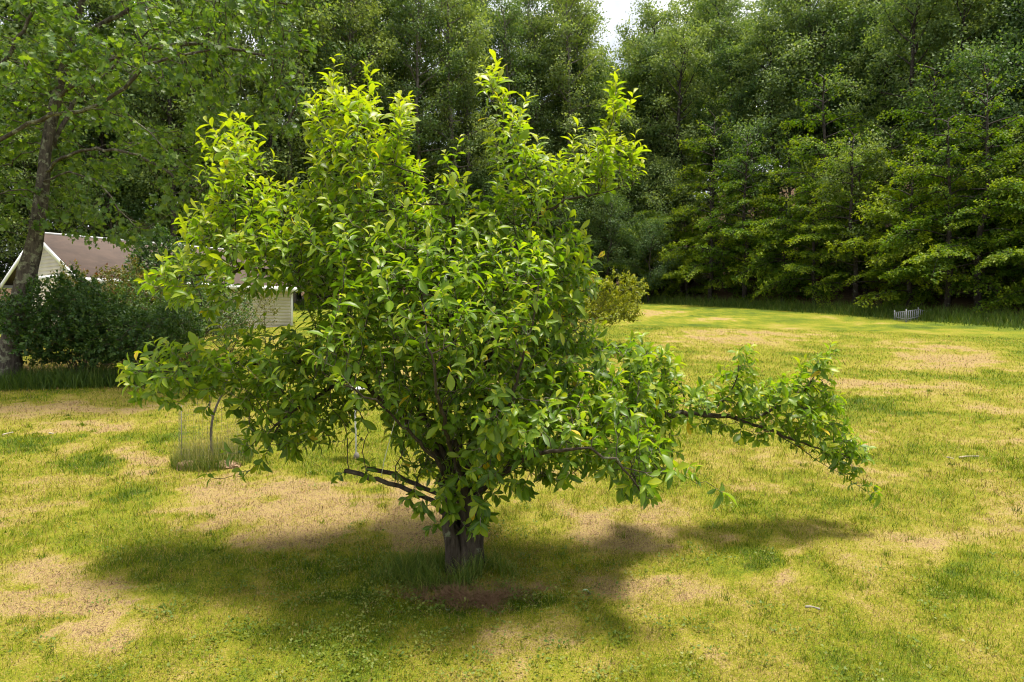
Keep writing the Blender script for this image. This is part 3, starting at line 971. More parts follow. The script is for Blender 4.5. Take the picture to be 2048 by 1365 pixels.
def layered_tree(seed, H, R, nb, per, size=.15):
    """beech-like: flat sprays in tiers down to the ground, drooping tips"""
    r_ = np.random.default_rng(seed)
    tu = Tubes()
    k = np.linspace(0, 1, 9)
    wob = np.cumsum(r_.normal(0, .10, (9, 2)), 0)
    TP = np.stack([wob[:, 0], wob[:, 1], k * H - .3], 1)
    tu.add(TP, .17 * (1 - k) ** .8 * H / 11 + .015, 8)
    lp, ld, ln_, ls, lt = [], [], [], [], []
    for b in range(nb):
        h = .10 + .88 * ((b + r_.random()) / nb) ** .95
        az = b * 2.4 + r_.normal(0, .3)
        Lb = R * (1 - h ** 1.9 * .85) * r_.uniform(.55, 1.15)
        el = math.radians(8 + 45 * h ** 2 + r_.normal(0, 11))
        o = np.array([np.interp(h * H, TP[:, 2], TP[:, 0]), np.interp(h * H, TP[:, 2], TP[:, 1]), h * H])
        dh = np.array([math.cos(az), math.sin(az), 0]); sd = np.array([-dh[1], dh[0], 0])
        s = np.linspace(0, 1, 8)
        BP = o + dh * (s * Lb)[:, None] + np.array([0, 0, 1]) * (np.sin(el) * s * Lb - (.18 + .3 * r_.random()) * Lb * s ** 2.3)[:, None] + sd * (np.sin(s * 4 + az) * .04 * Lb)[:, None]
        tu.add(BP, np.linspace(.045, .008, 8) * H / 11, 4, cap=False)
        ns = int(Lb / .26)
        roll = r_.normal(0, .30)
        for j in range(ns):
            ts = .22 + .78 * (j + r_.random() * .6) / ns
            if ts > 1: continue
            p0 = np.array([np.interp(ts, s, BP[:, q_]) for q_ in range(3)])
            sg = 1 if j % 2 else -1
            Ls = Lb * (.14 + .34 * (1 - ts)) * r_.uniform(.7, 1.2)
            dsec = norm(dh * .75 + sd * sg * .8 + np.array([0, 0, roll * sg - .10]))
            m = max(4, int(per * Ls))
            tt_ = r_.random(m) ** .8
            pl = p0 + dsec * (tt_ * Ls)[:, None] + np.array([0, 0, -1]) * (.16 * Ls * tt_ ** 2)[:, None]
            pl = pl + np.cross(dsec, [0, 0, 1.])[None] * r_.normal(0, .09, (m, 1)) + np.array([0, 0, 1]) * r_.normal(0, .075, (m, 1))
            lp.append(pl)
            ld.append(dsec * .7 + r_.normal(0, .5, (m, 3)) + np.array([0, 0, -.25]))
            ln_.append(np.array([0, 0, 1.0]) + r_.normal(0, .33, (m, 3)) + dh * .15)
            ls.append(size * r_.uniform(.7, 1.25, m))
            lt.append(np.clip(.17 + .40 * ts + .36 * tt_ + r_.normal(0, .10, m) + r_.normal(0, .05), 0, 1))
            if j % 2 == 0:
                tu.add(np.array([p0, p0 + dsec * Ls * .9 - np.array([0, 0, .12 * Ls])]), [.008, .003], 3, cap=False)
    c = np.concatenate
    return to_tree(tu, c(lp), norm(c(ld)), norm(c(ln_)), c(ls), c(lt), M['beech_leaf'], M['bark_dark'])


def tall_tree(seed, H, R, base, nb, per, sig=.42, size=.19, barkm='bark_dark', tr=.26, top=1.0, leafm='hard_leaf', slim=.7):
    """forest hardwood: bare lower trunk, ascending limbs, leaf clumps with air between"""
    r_ = np.random.default_rng(seed)
    tu = Tubes()
    k = np.linspace(0, 1, 14)
    wob = np.cumsum(r_.normal(0, .16, (14, 2)), 0); wob -= wob[0]
    TP = np.stack([wob[:, 0], wob[:, 1], k * H - .4], 1)
    tu.add(TP, tr * (1 - k) ** .7 + .02, 9)
    lp, ld, ln_, ls, lt = [], [], [], [], []
    up = np.array([0, 0, 1.0])
    for b in range(nb):
        f = (b + r_.random()) / nb
        h = base + (1 - base) * f * .97
        az = b * 2.4 + r_.normal(0, .4)
        prof = math.sin(math.pi * (.16 + .80 * f)) ** slim
        Lb = R * prof * r_.uniform(.65, 1.15)
        el = math.radians(12 + 46 * f + r_.normal(0, 9))
        o = np.array([np.interp(h * H, TP[:, 2], TP[:, 0]), np.interp(h * H, TP[:, 2], TP[:, 1]), h * H])
        dh = np.array([math.cos(az), math.sin(az), 0]); sd = np.array([-dh[1], dh[0], 0])
        s = np.linspace(0, 1, 7)
        BP = o + dh * (s * Lb * math.cos(el))[:, None] + up * (s * Lb * math.sin(el) + .10 * Lb * s ** 2 - .12 * Lb * s ** 4)[:, None] + sd * (np.sin(s * 5 + az * 3) * .07 * Lb)[:, None]
        tu.add(BP, np.linspace(tr * .30, .012, 7) * (.5 + .5 * prof), 5, cap=False)
        ns = max(4, int(Lb * 2.1))
        for j in range(ns):
            ts = .28 + .72 * (j + r_.random()) / ns
            p0 = np.array([np.interp(ts, s, BP[:, q_]) for q_ in range(3)])
            dsec = norm(dh * .5 + sd * r_.normal(0, .8) + up * r_.normal(.25, .4))
            Ls = (.25 + .9 * (1 - ts)) * R * .30 * r_.uniform(.6, 1.3)
            e = p0 + dsec * Ls
            tu.add(np.array([p0, (p0 + e) / 2 + up * .05 * Ls, e]), [.02, .012, .005], 3, cap=False)
            for q_ in range(3):
                cpt = p0 + dsec * Ls * (.35 + .4 * q_) + r_.normal(0, .22, 3)
                m = int(per * r_.uniform(.5, 1.4))
                off_ = r_.normal(0, 1, (m, 3)) * sig * np.array([1.1, 1.1, .55]) * r_.uniform(.7, 1.3)
                lp.append(cpt + off_)
                ld.append(r_.normal(0, .6, (m, 3)) + dh * .4 + np.array([0, 0, -.35]))
                ln_.append(up * .9 + dh * .35 + r_.normal(0, .45, (m, 3)))
                ls.append(size * r_.uniform(.65, 1.3, m))
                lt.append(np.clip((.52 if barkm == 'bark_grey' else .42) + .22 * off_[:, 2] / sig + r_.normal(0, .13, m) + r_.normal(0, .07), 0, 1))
    c = np.concatenate
    return to_tree(tu, c(lp), norm(c(ld)), norm(c(ln_)), c(ls), c(lt), M[leafm], M[barkm])


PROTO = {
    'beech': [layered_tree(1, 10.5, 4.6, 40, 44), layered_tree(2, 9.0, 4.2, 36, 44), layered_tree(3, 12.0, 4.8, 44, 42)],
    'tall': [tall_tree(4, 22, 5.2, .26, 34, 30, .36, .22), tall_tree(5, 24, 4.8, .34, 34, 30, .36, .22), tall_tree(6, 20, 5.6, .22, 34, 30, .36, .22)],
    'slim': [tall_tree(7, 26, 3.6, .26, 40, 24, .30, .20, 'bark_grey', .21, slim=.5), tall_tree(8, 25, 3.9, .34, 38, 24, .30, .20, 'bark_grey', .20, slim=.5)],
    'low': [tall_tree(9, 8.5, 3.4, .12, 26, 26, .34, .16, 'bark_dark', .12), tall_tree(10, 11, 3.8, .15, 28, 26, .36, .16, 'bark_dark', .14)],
}
for k_, v_ in PROTO.items():
    print(k_, [len(a[1].polygons) for a in v_])


def plant(kind, i, x, y, s, sz, rot, name, label, group, cat='tree'):
    tr, cr_ = PROTO[kind][i % len(PROTO[kind])]
    e = empty(name, (x, y, gz(x, y) - .05), label, cat, group)
    e.rotation_euler = (0, 0, rot); e.scale = (s, s, s * sz)
    put(bpy.data.objects.new('trunk', tr), e)
    put(bpy.data.objects.new('crown', cr_), e, kind='stuff')
    return e


R2 = np.random.default_rng(77)


def along(u, back):
    Yd = np.interp(u, EDGE_U, EDGE_Y) + back
    return (u - 1024) / FPX * Yd, Yd


ORD = ['first', 'second', 'third', 'fourth', 'fifth', 'sixth', 'seventh', 'eighth', 'ninth', 'tenth', 'eleventh', 'twelfth', 'thirteenth', 'fourteenth', 'fifteenth', 'sixteenth']
us = [2190, 2085, 1985, 1890, 1800, 1715, 1635, 1560, 1490, 1425, 1365, 1310, 1262]
for i, u in enumerate(us):
    x, y = along(u + R2.normal(0, 8), 2.6 + R2.uniform(-.6, .9))
    plant('beech', i, x, y, R2.uniform(.86, 1.15), 1, R2.random() * 6.28, 'beech_tree',
          '%s layered beech from the right along the foot of the wood' % ORD[i], 'layered trees along the lawn edge')
# second row fills between them
for i, u in enumerate(range(1290, 2300, 72)):
    x, y = along(u + R2.normal(0, 14), 6.5 + R2.uniform(-1, 1.5))
    plant('beech' if i % 3 else 'low', i, x, y, R2.uniform(1.05, 1.35), 1, R2.random() * 6.28, 'beech_tree',
          '%s layered tree from the left, packed behind the front row of beeches' % ORD[i], 'second row of the wood')
# tall hardwoods up the slope at the right
for row, (bk, stp, smin) in enumerate([(11, 92, .85), (17, 86, .95), (24, 80, 1.0), (33, 78, 1.05)]):
    for i, u in enumerate(np.arange(1285 + 30 * row, 2330, stp)):
        x, y = along(u + R2.normal(0, 18), bk + R2.uniform(-2, 2))
        s = R2.uniform(smin, smin + .2)
        if u < 1420: s *= 1.08
        plant('tall', int(R2.integers(0, 9)), x, y, s, 1, R2.random() * 6.28, 'hardwood_tree',
              ['%s tall hardwood from the left, rising just behind the layered beeches' % ORD[i], '%s tall hardwood from the left, halfway up the wooded slope' % ORD[i],
               'tall hardwood high on the wooded slope at the right', 'hardwood on the skyline of the wooded slope'][row],
              ['hardwoods behind the beeches', 'hardwoods halfway up the slope', 'hardwoods high on the slope', 'hardwoods on the skyline'][row])
# slim, open trees behind the magnolia, sky between them
for row, (bk, stp) in enumerate([(1, 62), (6, 66), (12, 70)]):
    for i, u in enumerate(np.arange(600 + 22 * row, 1180, stp)):
        x, y = along(u + R2.normal(0, 13), bk + R2.uniform(-1.5, 1.5))
        s = R2.uniform(.95, 1.15) + .06 * row
        plant('slim', int(R2.integers(0, 9)), x, y, s, 1, R2.random() * 6.28, 'slender_tree',
              ['%s slender grey trunked tree from the left, front of the thin wood behind the magnolia' % ORD[i], '%s slender tree from the left, middle of the thin wood behind the magnolia' % ORD[i],
               'slender tree at the back of the thin wood behind the magnolia'][row],
              ['slender trees in front', 'slender trees in the middle', 'slender trees at the back'][row])
for i, (u, bk, s_) in enumerate([(1168, 4, 1.0), (1205, 7, .80), (1245, 5, .80), (1285, 9, 1.12), (1225, 14, .90), (1170, 15, 1.2), (1275, 17, 1.25), (1310, 14, 1.2), (1200, 22, .95), (1245, 24, 1.0), (1150, 9, 1.15), (1330, 20, 1.3)]):
    x, y = along(u, bk)
    plant('tall', i, x, y, s_, 1, R2.random() * 6.28, 'hardwood_tree', 'hardwood below the bright gap of sky between the two woods', 'hardwoods below the sky gap')
for i, u in enumerate([1190, 1225, 1258, 1290, 1325]):
    x, y = along(u, 3.5)
    plant('low', i, x, y, 1.15, 1, R2.random() * 6.28, 'understory_tree', 'low leafy tree at the inner corner of the lawn', 'low trees at the lawn corner')
# lower growth at the foot of that wood
for i, u in enumerate(list(np.arange(560, 1300, 60)) + list(np.arange(540, 1320, 48)) + list(np.arange(560, 1320, 52))):
    x, y = along(u + R2.normal(0, 12), (-.5 if i < 13 else (5 if i < 30 else 11)) + R2.uniform(-1, 1.5))
    plant('low', i, x, y, R2.uniform(.75, 1.05) * (1 if i < 13 else (1.2 if i < 30 else 1.45)), 1, R2.random() * 6.28, 'understory_tree',
          ('low dark tree at the lawn foot of the thin wood behind the magnolia' if i < 13 else 'low dark tree between the trunks of the thin wood behind the magnolia' if i < 30 else 'low dark tree deep in the thin wood behind the magnolia'),
          'low trees at the front behind the magnolia' if i < 13 else 'low trees between the slender trunks' if i < 30 else 'low trees deep in the thin wood')
# behind the house
for row, (bk, stp) in enumerate([(1, 75), (7, 80), (4, 60)]):
    for i, u in enumerate(np.arange(-180, 600, stp)):
        x, y = along(u + R2.normal(0, 15), bk + R2.uniform(-1, 1))
        plant('low' if row == 2 else 'tall' if row else ('low' if i % 3 == 0 else 'tall'), int(R2.integers(0, 9)), x, y, R2.uniform(.85, 1.1) + .2 * (row == 2), 1, R2.random() * 6.28, 'hardwood_tree',
              ['%s dark hardwood from the left, standing close behind the cream house' % ORD[i], 'dark hardwood farther back behind the cream house', 'low bushy tree filling the gaps behind the cream house'][row],
              ['trees close behind the house', 'trees farther behind the house', 'low trees behind the house'][row])

# ------------------------------------------------------------------ house
M['siding'] = plain('cream_siding', (.50, .45, .36), (.60, .55, .45), 1.2, .65, 5)
M['trim'] = plain('white_trim', (.70, .70, .69), (.80, .80, .80), 2, .5, 3)


def roof_mat():
    m, t, out = newmat('asphalt_shingles')
    tc = t.nodes.new('ShaderNodeTexCoord').outputs['Object']
    b = t.nodes.new('ShaderNodeTexBrick')
    b.inputs['Scale'].default_value = 1; b.inputs['Brick Width'].default_value = .32; b.inputs['Row Height'].default_value = .14
    b.inputs['Mortar Size'].default_value = .008; b.inputs['Color1'].default_value = (.095, .062, .046, 1)
    b.inputs['Color2'].default_value = (.066, .045, .034, 1); b.inputs['Mortar'].default_value = (.05, .04, .035, 1)
    t.links.new(tc, b.inputs['Vector'])
    n = noise(t, 1.3, 5, tc)
    c = mixc(t, .55, b.outputs['Color'], ramp(t, [(.3, (.06, .041, .032)), (.7, (.12, .08, .06))], n))
    p = t.nodes.new('ShaderNodeBsdfPrincipled'); t.links.new(c, p.inputs['Base Color']); p.inputs['Roughness'].default_value = .85
    t.links.new(p.outputs[0], out.inputs[0])
    return m


M['roof'] = roof_mat()
M['found'] = plain('concrete', (.25, .24, .22), (.36, .35, .33), 6, .9)
M['glass'] = plain('dark_glass', (.02, .025, .03), (.04, .045, .05), 2, .08, 2, spec=.6)
HA = math.radians(54)
hz0 = gz(-15, 28) - .02
house = empty('house', (-16.25, 26.0, hz0), 'cream lap sided house with brown shingle roof and white trim behind the shrubs', 'house')
house.rotation_euler = (0, 0, HA)
HL, HW, HH, HR, OV = 9.3, 7.0, 2.42, 1.75, .38      # local: x along the ridge, y across (away)


def hpart(name, V, F, m, parent=house, smooth=False):
    return put(bpy.data.objects.new(name, mesh_faces(name, np.array(V, float), F, m, None, smooth)), parent)


V, F = box_vf(.02, HL - .02, .02, HW - .02, .25, HH)
a = len(V)
V = V + [(.02, HW / 2, HH + HR - .12), (HL - .02, HW / 2, HH + HR - .12)]
F = [f for f in F if f != (4, 5, 6, 7)] + [(4, 7, a), (5, a + 1, 6)]
wall = hpart('wall', V, F, M['siding'])
V, F = box_vf(.05, HL - .05, .05, HW - .05, -.7, .25)
hpart('foundation', V, F, M['found'])
BO = .152
z = .25
while z < HH - .02:                                             # long side boards
    z1 = min(z + BO, HH)
    V = [(0, -.009, z), (HL, -.009, z), (HL, -.004, z1), (0, -.004, z1), (0, .015, z), (HL, .015, z), (HL, .015, z1), (0, .015, z1)]
    hpart('siding_board', V, [(0, 1, 2, 3), (1, 0, 4, 5), (3, 2, 6, 7), (0, 3, 7, 4), (2, 1, 5, 6)], M['siding'], wall)
    z = z1
z = .25
while z < HH + HR - .25:                                        # gable end boards
    z1 = z + BO
    def span(zz):
        return 0.0 if zz <= HH else (zz - HH) / HR * HW / 2
    a0, a1 = span(z), span(z1)
    V = [(-.009, HW - a0, z), (-.009, a0, z), (-.004, a1, z1), (-.004, HW - a1, z1), (.015, HW - a0, z), (.015, a0, z), (.015, a1, z1), (.015, HW - a1, z1)]
    hpart('siding_board', V, [(0, 1, 2, 3), (1, 0, 4, 5), (3, 2, 6, 7), (0, 3, 7, 4), (2, 1, 5, 6)], M['siding'], wall)
    z = z1
for (x0, x1, y0, y1) in ((-.03, .09, -.03, .09), (HL - .09, HL + .03, -.03, .09), (-.03, .09, HW - .09, HW + .03)):
    V, F = box_vf(x0, x1, y0, y1, .2, HH)
    hpart('corner_board', V, F, M['trim'])
V, F = box_vf(-.045, .01, .1, HW - .1, HH - .09, HH + .07)
hpart('gable_band', V, F, M['trim'])
sl_ = HR / (HW / 2)
rf = None
for sg in (0, 1):
    yy0, yr = (-OV, HW / 2) if sg == 0 else (HW + OV, HW / 2)
    ze, zr = HH - OV * sl_ + .06, HH + HR + .06
    x0, x1 = -OV, HL + OV
    V = [(x0, yy0, ze), (x1, yy0, ze), (x1, yr, zr), (x0, yr, zr), (x0, yy0, ze - .09), (x1, yy0, ze - .09), (x1, yr, zr - .09), (x0, yr, zr - .09)]
    r1 = hpart('roof', V, [(0, 1, 2, 3), (7, 6, 5, 4), (0, 4, 5, 1), (1, 5, 6, 2), (3, 7, 4, 0)], M['roof'])
    rf = rf or r1
    yo = yy0 - .02 if sg == 0 else yy0 + .02                    # fascia and bargeboards
    V, F = box_vf(x0 + .01, x1 - .01, min(yo, yy0 + (.02 if sg == 0 else -.02)), max(yo, yy0 + (.02 if sg == 0 else -.02)), ze - .24, ze - .02)
    hpart('fascia', V, F, M['trim'])
    for xb in (x0 - .02, x1 - .01):
        V = [(xb, yy0, ze - .25), (xb, yr, zr - .25), (xb, yr, zr - .03), (xb, yy0, ze - .03), (xb + .035, yy0, ze - .25), (xb + .035, yr, zr - .25), (xb + .035, yr, zr - .03), (xb + .035, yy0, ze - .03)]
        hpart('bargeboard', V, [(0, 1, 2, 3), (7, 6, 5, 4), (0, 4, 5, 1), (3, 2, 6, 7), (0, 3, 7, 4), (1, 5, 6, 2)], M['trim'])
    V = [(x0 + .03, yy0, ze - .22), (x1 - .03, yy0, ze - .22), (x1 - .03, HW * sg, ze - .22), (x0 + .03, HW * sg, ze - .22)]
    hpart('soffit', V, [(0, 1, 2, 3)], M['trim'])
V, F = box_vf(-OV, HL + OV, HW / 2 - .12, HW / 2 + .12, HH + HR + .01, HH + HR + .085)
hpart('ridge_vent', V, F, M['trim'], rf)


# ------------------------------------------------------------------ shrubs
def shrub(name, label, base, R, H, nsh, leafm, size, tint, up=.4, shell=.0, nstem=9, stemr=.022, per=(4, 8), kill=.2, group=None, sq=1.0, low=.15, bare=0.0, dens=1):
    sk = Skeleton()
    r_ = RNG
    base = np.array(base, float)
    sk.P.append(base - np.array([0, 0, .05])); sk.par.append(-1); sk.lim.append(0)
    for i in range(nstem):
        az = i * 2.4 + r_.normal(0, .3); sp = R * r_.uniform(.15, .7)
        e = base + np.array([math.cos(az) * sp, math.sin(az) * sp * sq, H * r_.uniform(.45, .75)])
        b0 = base + np.array([math.cos(az), math.sin(az) * sq, 0]) * .12 * R * r_.random()
        sk.P.append(b0); sk.par.append(0); sk.lim.append(i + 1)
        sk.seed([b0, (b0 + e) / 2 + np.array([0, 0, .12 * H]) * r_.normal(.5, .5), e], .15, i + 1, len(sk.P) - 1, jit=.02)
    n = nsh
    d = norm(r_.normal(0, 1, (n, 3))); rr = (shell + (1 - shell) * r_.random(n)) ** (1 / 3 if shell == 0 else 1)
    A = d * rr[:, None] * np.array([R, R * sq, H * (1 - low) / 2]) + base + np.array([0, 0, H * (1 + low) / 2])
    A = A * 1.0 + .36 * R * np.stack([vnoise(A[:, 0] * 1.2, A[:, 2] * 1.2, 3) - .5, vnoise(A[:, 1] * 1.2, A[:, 2] * 1.2, 5) - .5, vnoise(A[:, 0] * 1.5, A[:, 1] * 1.5, 7) - .5], 1) * 2
    A = A[A[:, 2] > base[2] + .08]
    sk.grow(A, .13, 1.3, kill, 40, up=.05, jit=.2)
    sk.finish(.0035, 2.3); sk.r = np.minimum(sk.r, stemr)
    root = empty(name, tuple(base), label, 'shrub', group)
    tu = Tubes()
    for l, c in sk.chains():
        r = sk.r[c]
        tu.add(sk.P[c], r, 5 if r.max() > .01 else 3, cap=False)
    tu.build('stem', M['twig'], root, base)
    sb, sa, sL, sn, ss = [], [], [], [], []
    for i in range(len(sk.P)):
        if sk.par[i] < 0 or sk.r[i] > .012: continue
        if sk.P[i][2] - base[2] < bare * H + .1 * r_.random(): continue
        dd = sk.P[i] - sk.P[sk.par[i]]
        for _ in range(dens + (not sk.ch[i])):
            sb.append(sk.P[i]); sa.append(norm(dd) + r_.normal(0, .5, 3) + np.array([0, 0, up])); sL.append(r_.uniform(.10, .26))
            sn.append(int(r_.integers(*per))); ss.append(size * r_.uniform(.8, 1.2))
    lp, ld, ln_, ls, lt, _ = leafy_shoots(sb, sa, sL, sn, 65, ss, up=.1, tint0=tint[0], tint1=tint[1])
    lt = np.clip(lt + r_.normal(0, .1, len(lt)), 0, 1)
    me = instances_mesh('foliage', DL, DF, lp - base, frames(ld, ln_), ls, leafm, {'tint': lt}, smooth=False)
    put(bpy.data.objects.new('foliage', me), root, kind='stuff')
    print(name, len(lp))


b = ground_at(165, 760); shrub('shrub', 'dense dark green shrub beside the lichen covered maple trunk', b, 1.35, 2.35, 2300, M['shrub_leaf'], .085, (.3, .7), kill=.13, nstem=16, bare=.14, per=(6, 10), dens=2)
b = ground_at(290, 758); shrub('shrub', 'dark blue green shrub with bare lower stems, right of the dense one by the maple', b, 1.3, 2.0, 2000, M['shrub_leaf'], .078, (.35, .8), kill=.13, nstem=18, bare=.2, per=(6, 10), dens=2)
b = ground_at(262, 705); shrub('shrub', 'bronze tipped light green shrub against the house eave', b, 1.9, 2.5, 1900, M['red_leaf'], .085, (.3, .85), kill=.15, nstem=18, bare=.2, per=(6, 10), dens=2)
b = ground_at(375, 722); shrub('shrub', 'open twiggy shrub with arching dark branches before the house wall', b, 1.9, 2.5, 1500, M['shrub_leaf'], .08, (.4, .95), kill=.16, nstem=26, bare=.25, per=(5, 9))
b = ground_at(455, 705); shrub('shrub', 'light green shrub at the foot of the house wall, left of the magnolia crown', b, 1.5, 2.1, 900, M['red_leaf'], .07, (.3, .7), kill=.19, nstem=14, bare=.2, per=(4, 8))
b = ground_at(-40, 745); shrub('shrub', 'dark shrub behind the maple trunk at the left picture edge', b, 1.5, 2.3, 1300, M['shrub_leaf'], .09, (.3, .6), kill=.18, nstem=10, bare=.1)
b = ground_at(345, 690); shrub('shrub', 'leafy green shrub rising in front of the brown shingle roof', b, 1.3, 3.9, 2000, M['shrub_leaf'], .11, (.25, .7), kill=.17, nstem=12, bare=.25, dens=2)
b = ground_at(1105, 702); shrub('clipped_shrub', 'mushroom shaped yellow green shrub with bare twigs below, right behind the magnolia', b, 2.3, 2.0, 3200, M['gold_leaf'], .08, (.25, .8), shell=.7, kill=.13, nstem=34, stemr=.016, bare=.45, low=.3, up=.7, dens=3, per=(6, 10))

# ------------------------------------------------------------------ small white fence at the wood's foot
M['fence'] = plain('weathered_white_paint', (.13, .135, .14), (.32, .33, .34), 16, .85, 6)
fp = [ground_at(1789, 640), ground_at(1812, 645), ground_at(1836, 640), ground_at(1861, 636)]
fence = empty('picket_fence', tuple(fp[0]), 'small weathered white picket fence corner at the foot of the wood', 'fence')


def fpost(p, h, r, name, par_=fence):
    V, F = box_vf(-r, r, -r, r, -.1, h)
    V = [(x * (.55 if (z > h - .001) else 1), y * (.55 if (z > h - .001) else 1), z) for x, y, z in V] if name == 'post' else V
    V = [(x + p[0] - fp[0][0], y + p[1] - fp[0][1], z + p[2] - fp[0][2]) for x, y, z in V]
    return hpart(name, V, F, M['fence'], par_)


hts = [.52, .70, .68, .48]
for p, h in zip(fp, hts):
    fpost(p, h, .035, 'post')
for i in range(3):
    a, b = fp[i], fp[i + 1]
    n = 6
    for k in range(1, n):
        t_ = k / n
        p = a + (b - a) * t_
        hh = hts[i] * (1 - t_) + hts[i + 1] * t_ - .12
        fpost(p, hh, .014, 'picket')
    for z0 in (.16, 'top'):
        tu = Tubes()
        za = z0 if z0 != 'top' else hts[i] - .12
        zb = z0 if z0 != 'top' else hts[i + 1] - .12
        tu.add(np.array([a + [0, .0, za], b + [0, .0, zb]]), .016, 4)
        tu.build('rail', M['fence'], fence, fp[0])

# ------------------------------------------------------------------ young tree in its wire cage
M['wire'] = plain('wire', (.10, .10, .09), (.20, .19, .17), 20, .5)
cg = ground_at(428, 925)
cage = empty('wire_cage', tuple(cg), 'round wire mesh cage guarding the sapling', 'cage')
wires = Tubes(); rc, hc = .44, .86
for k in range(44):
    a = k / 44 * 2 * math.pi
    p = cg + np.array([math.cos(a) * rc, math.sin(a) * rc, 0]); pt = cg + np.array([math.cos(a) * rc * .93 - .02, math.sin(a) * rc * .93, hc])
    wires.add(np.array([p, (p + pt) / 2 + RNG.normal(0, .012, 3), pt + RNG.normal(0, .008, 3)]), .0011, 3, cap=False)
for k in range(12):
    f = k / 11
    a = np.linspace(0, 2 * math.pi, 33)
    ring = cg + np.stack([np.cos(a) * rc * (1 - .07 * f) - .02 * f, np.sin(a) * rc * (1 - .07 * f), np.full(33, .03 + f * (hc - .03))], 1)
    wires.add(ring + RNG.normal(0, .004, ring.shape), .0010, 3, cap=False)
wires.build('mesh', M['wire'], cage, cg)
stk = Tubes(); stk.add(np.array([cg + [-.40, -.1, -.1], cg + [-.39, -.1, hc - .06]]), .004, 6); stk.build('stake', M['wire'], cage, cg)

sap = empty('sapling', tuple(cg), 'young forked sapling inside the wire cage', 'tree')
tu = Tubes()
sp0 = cg + [-.04, .05, -.05]
tu.add(resample([sp0, cg + [-.06, .05, .35], cg + [-.03, .05, .62], cg + [.06, .04, .85], cg + [.15, .05, 1.05], cg + [.22, .05, 1.35]], .08), np.linspace(.017, .006, 60)[:len(resample([sp0, cg + [-.06, .05, .35], cg + [-.03, .05, .62], cg + [.06, .04, .85], cg + [.15, .05, 1.05], cg + [.22, .05, 1.35]], .08))], 6)
tu.add(resample([cg + [-.03, .05, .60], cg + [-.07, .05, .72], cg + [-.07, .05, .9], cg + [-.12, .05, 1.2]], .08), .008, 5)
tu.build('trunk', M['bark_grey'], sap, cg)
sb = [cg + [.15, .05, 1.05], cg + [.22, .05, 1.3], cg + [-.07, .05, .9], cg + [-.12, .05, 1.15], cg + [.2, .05, 1.2]]
lp, ld, ln_, ls, lt, _ = leafy_shoots(sb, [np.array([.3, -.2, .6])] * 5, [.25] * 5, [8] * 5, 70, [.08] * 5)
put(bpy.data.objects.new('foliage', instances_mesh('foliage', DL, DF, lp - cg, frames(ld, ln_), ls, M['weed'], {'tint': lt * .6}, smooth=False)), sap, kind='stuff')

# ------------------------------------------------------------------ white post behind the magnolia, cord, lumps and sticks
M['straw0'] = plain('dull_concrete', (.12, .11, .09), (.2, .18, .15), 12, .9)
M['white'] = plain('white_metal', (.60, .60, .58), (.74, .74, .72), 12, .45)
pp = ground_at(713, 918)
post = empty('garden_post', tuple(pp), 'thin white metal post with short side arm behind the magnolia', 'post')
tu = Tubes(); tu.add(np.array([pp + [0, 0, -.1], pp + [-.01, 0, .45], pp + [-.02, 0, .98]]), .013, 8); tu.build('pole', M['white'], post, pp)
tu = Tubes(); tu.add(np.array([pp + [-.015, 0, .57], pp + [-.09, 0, .62]]), .010, 8); tu.build('arm', M['white'], post, pp)
tu = Tubes(); tu.add(np.array([pp + [-.02, 0, .975], pp + [-.02, 0, 1.0], pp + [-.02, 0, 1.015]]), [.16, .17, .15], 16); tu.build('tray', M['white'], post, pp)
tu = Tubes(); tu.add(np.array([pp + [0, 0, -.02], pp + [0, 0, .05], pp + [0, 0, .09]]), [.045, .04, .02], 10); tu.build('foot', M['straw0'], post, pp)

M['cord'] = plain('white_cord', (.55, .54, .50), (.70, .69, .65), 40, .8)
c0 = q(797, 818, -.25)
cord = Tubes()
cord.add(np.array([c0, q(789, 850, -.27), q(778, 890, -.27), q(770, 920, -.25), q(764, 951, -.2)]), .0032, 5)
cord.build('hanging_cord', M['cord'], None, c0, label='long white cord hanging from a reddish limb to the low left limb', cat='cord').location = Vector(c0)
c1 = q(803, 818, -.2)
cord = Tubes(); cord.add(np.array([c1, q(808, 840, -.2), q(815, 858, -.2), q(816, 880, -.2)]), .0028, 5)
cord.build('hanging_cord', M['cord'], None, c1, label='short white cord dangling from the reddish limb, right of the long one', cat='cord').location = Vector(c1)

M['straw'] = plain('dead_grass', (.22, .13, .075), (.42, .29, .18), 45, .95, 5, .9, 60)


def lump(u, v, rx, ry, rz, label, seed):
    p = ground_at(u, v)
    bpy_me = bpy.data.meshes.new('dead_grass_clump')
    import bmesh
    bm = bmesh.new(); bmesh.ops.create_icosphere(bm, subdivisions=4, radius=1)
    for vtx in bm.verts:
        c = vtx.co
        n = fbm(np.array([c.x * 2.3 + seed]), np.array([c.y * 2.3 + c.z * 1.7]), seed, 4)[0]
        n2 = vnoise(np.array([c.x * 9 + seed]), np.array([c.y * 9 + c.z * 11]), seed + 3)[0]
        s = .62 + .7 * n + .22 * n2
        vtx.co = Vector((c.x * rx * s, c.y * ry * s, c.z * rz * s))
    bm.to_mesh(bpy_me); bm.free()
    bpy_me.materials.append(M['straw'])
    o = bpy.data.objects.new('dead_grass_clump', bpy_me); o.location = (p[0], p[1], p[2] + .01)
    put(o, None, label, 'grass clump')
    return p


l1 = lump(372, 938, .11, .09, .09, 'pinkish brown lump of dead grass, left of the pair before the wire cage', 3)
l2 = lump(457, 935, .16, .10, .07, 'wide flat lump of dead grass, right of the pair before the wire cage', 6)
MOUND = ground_at(935, 1196)

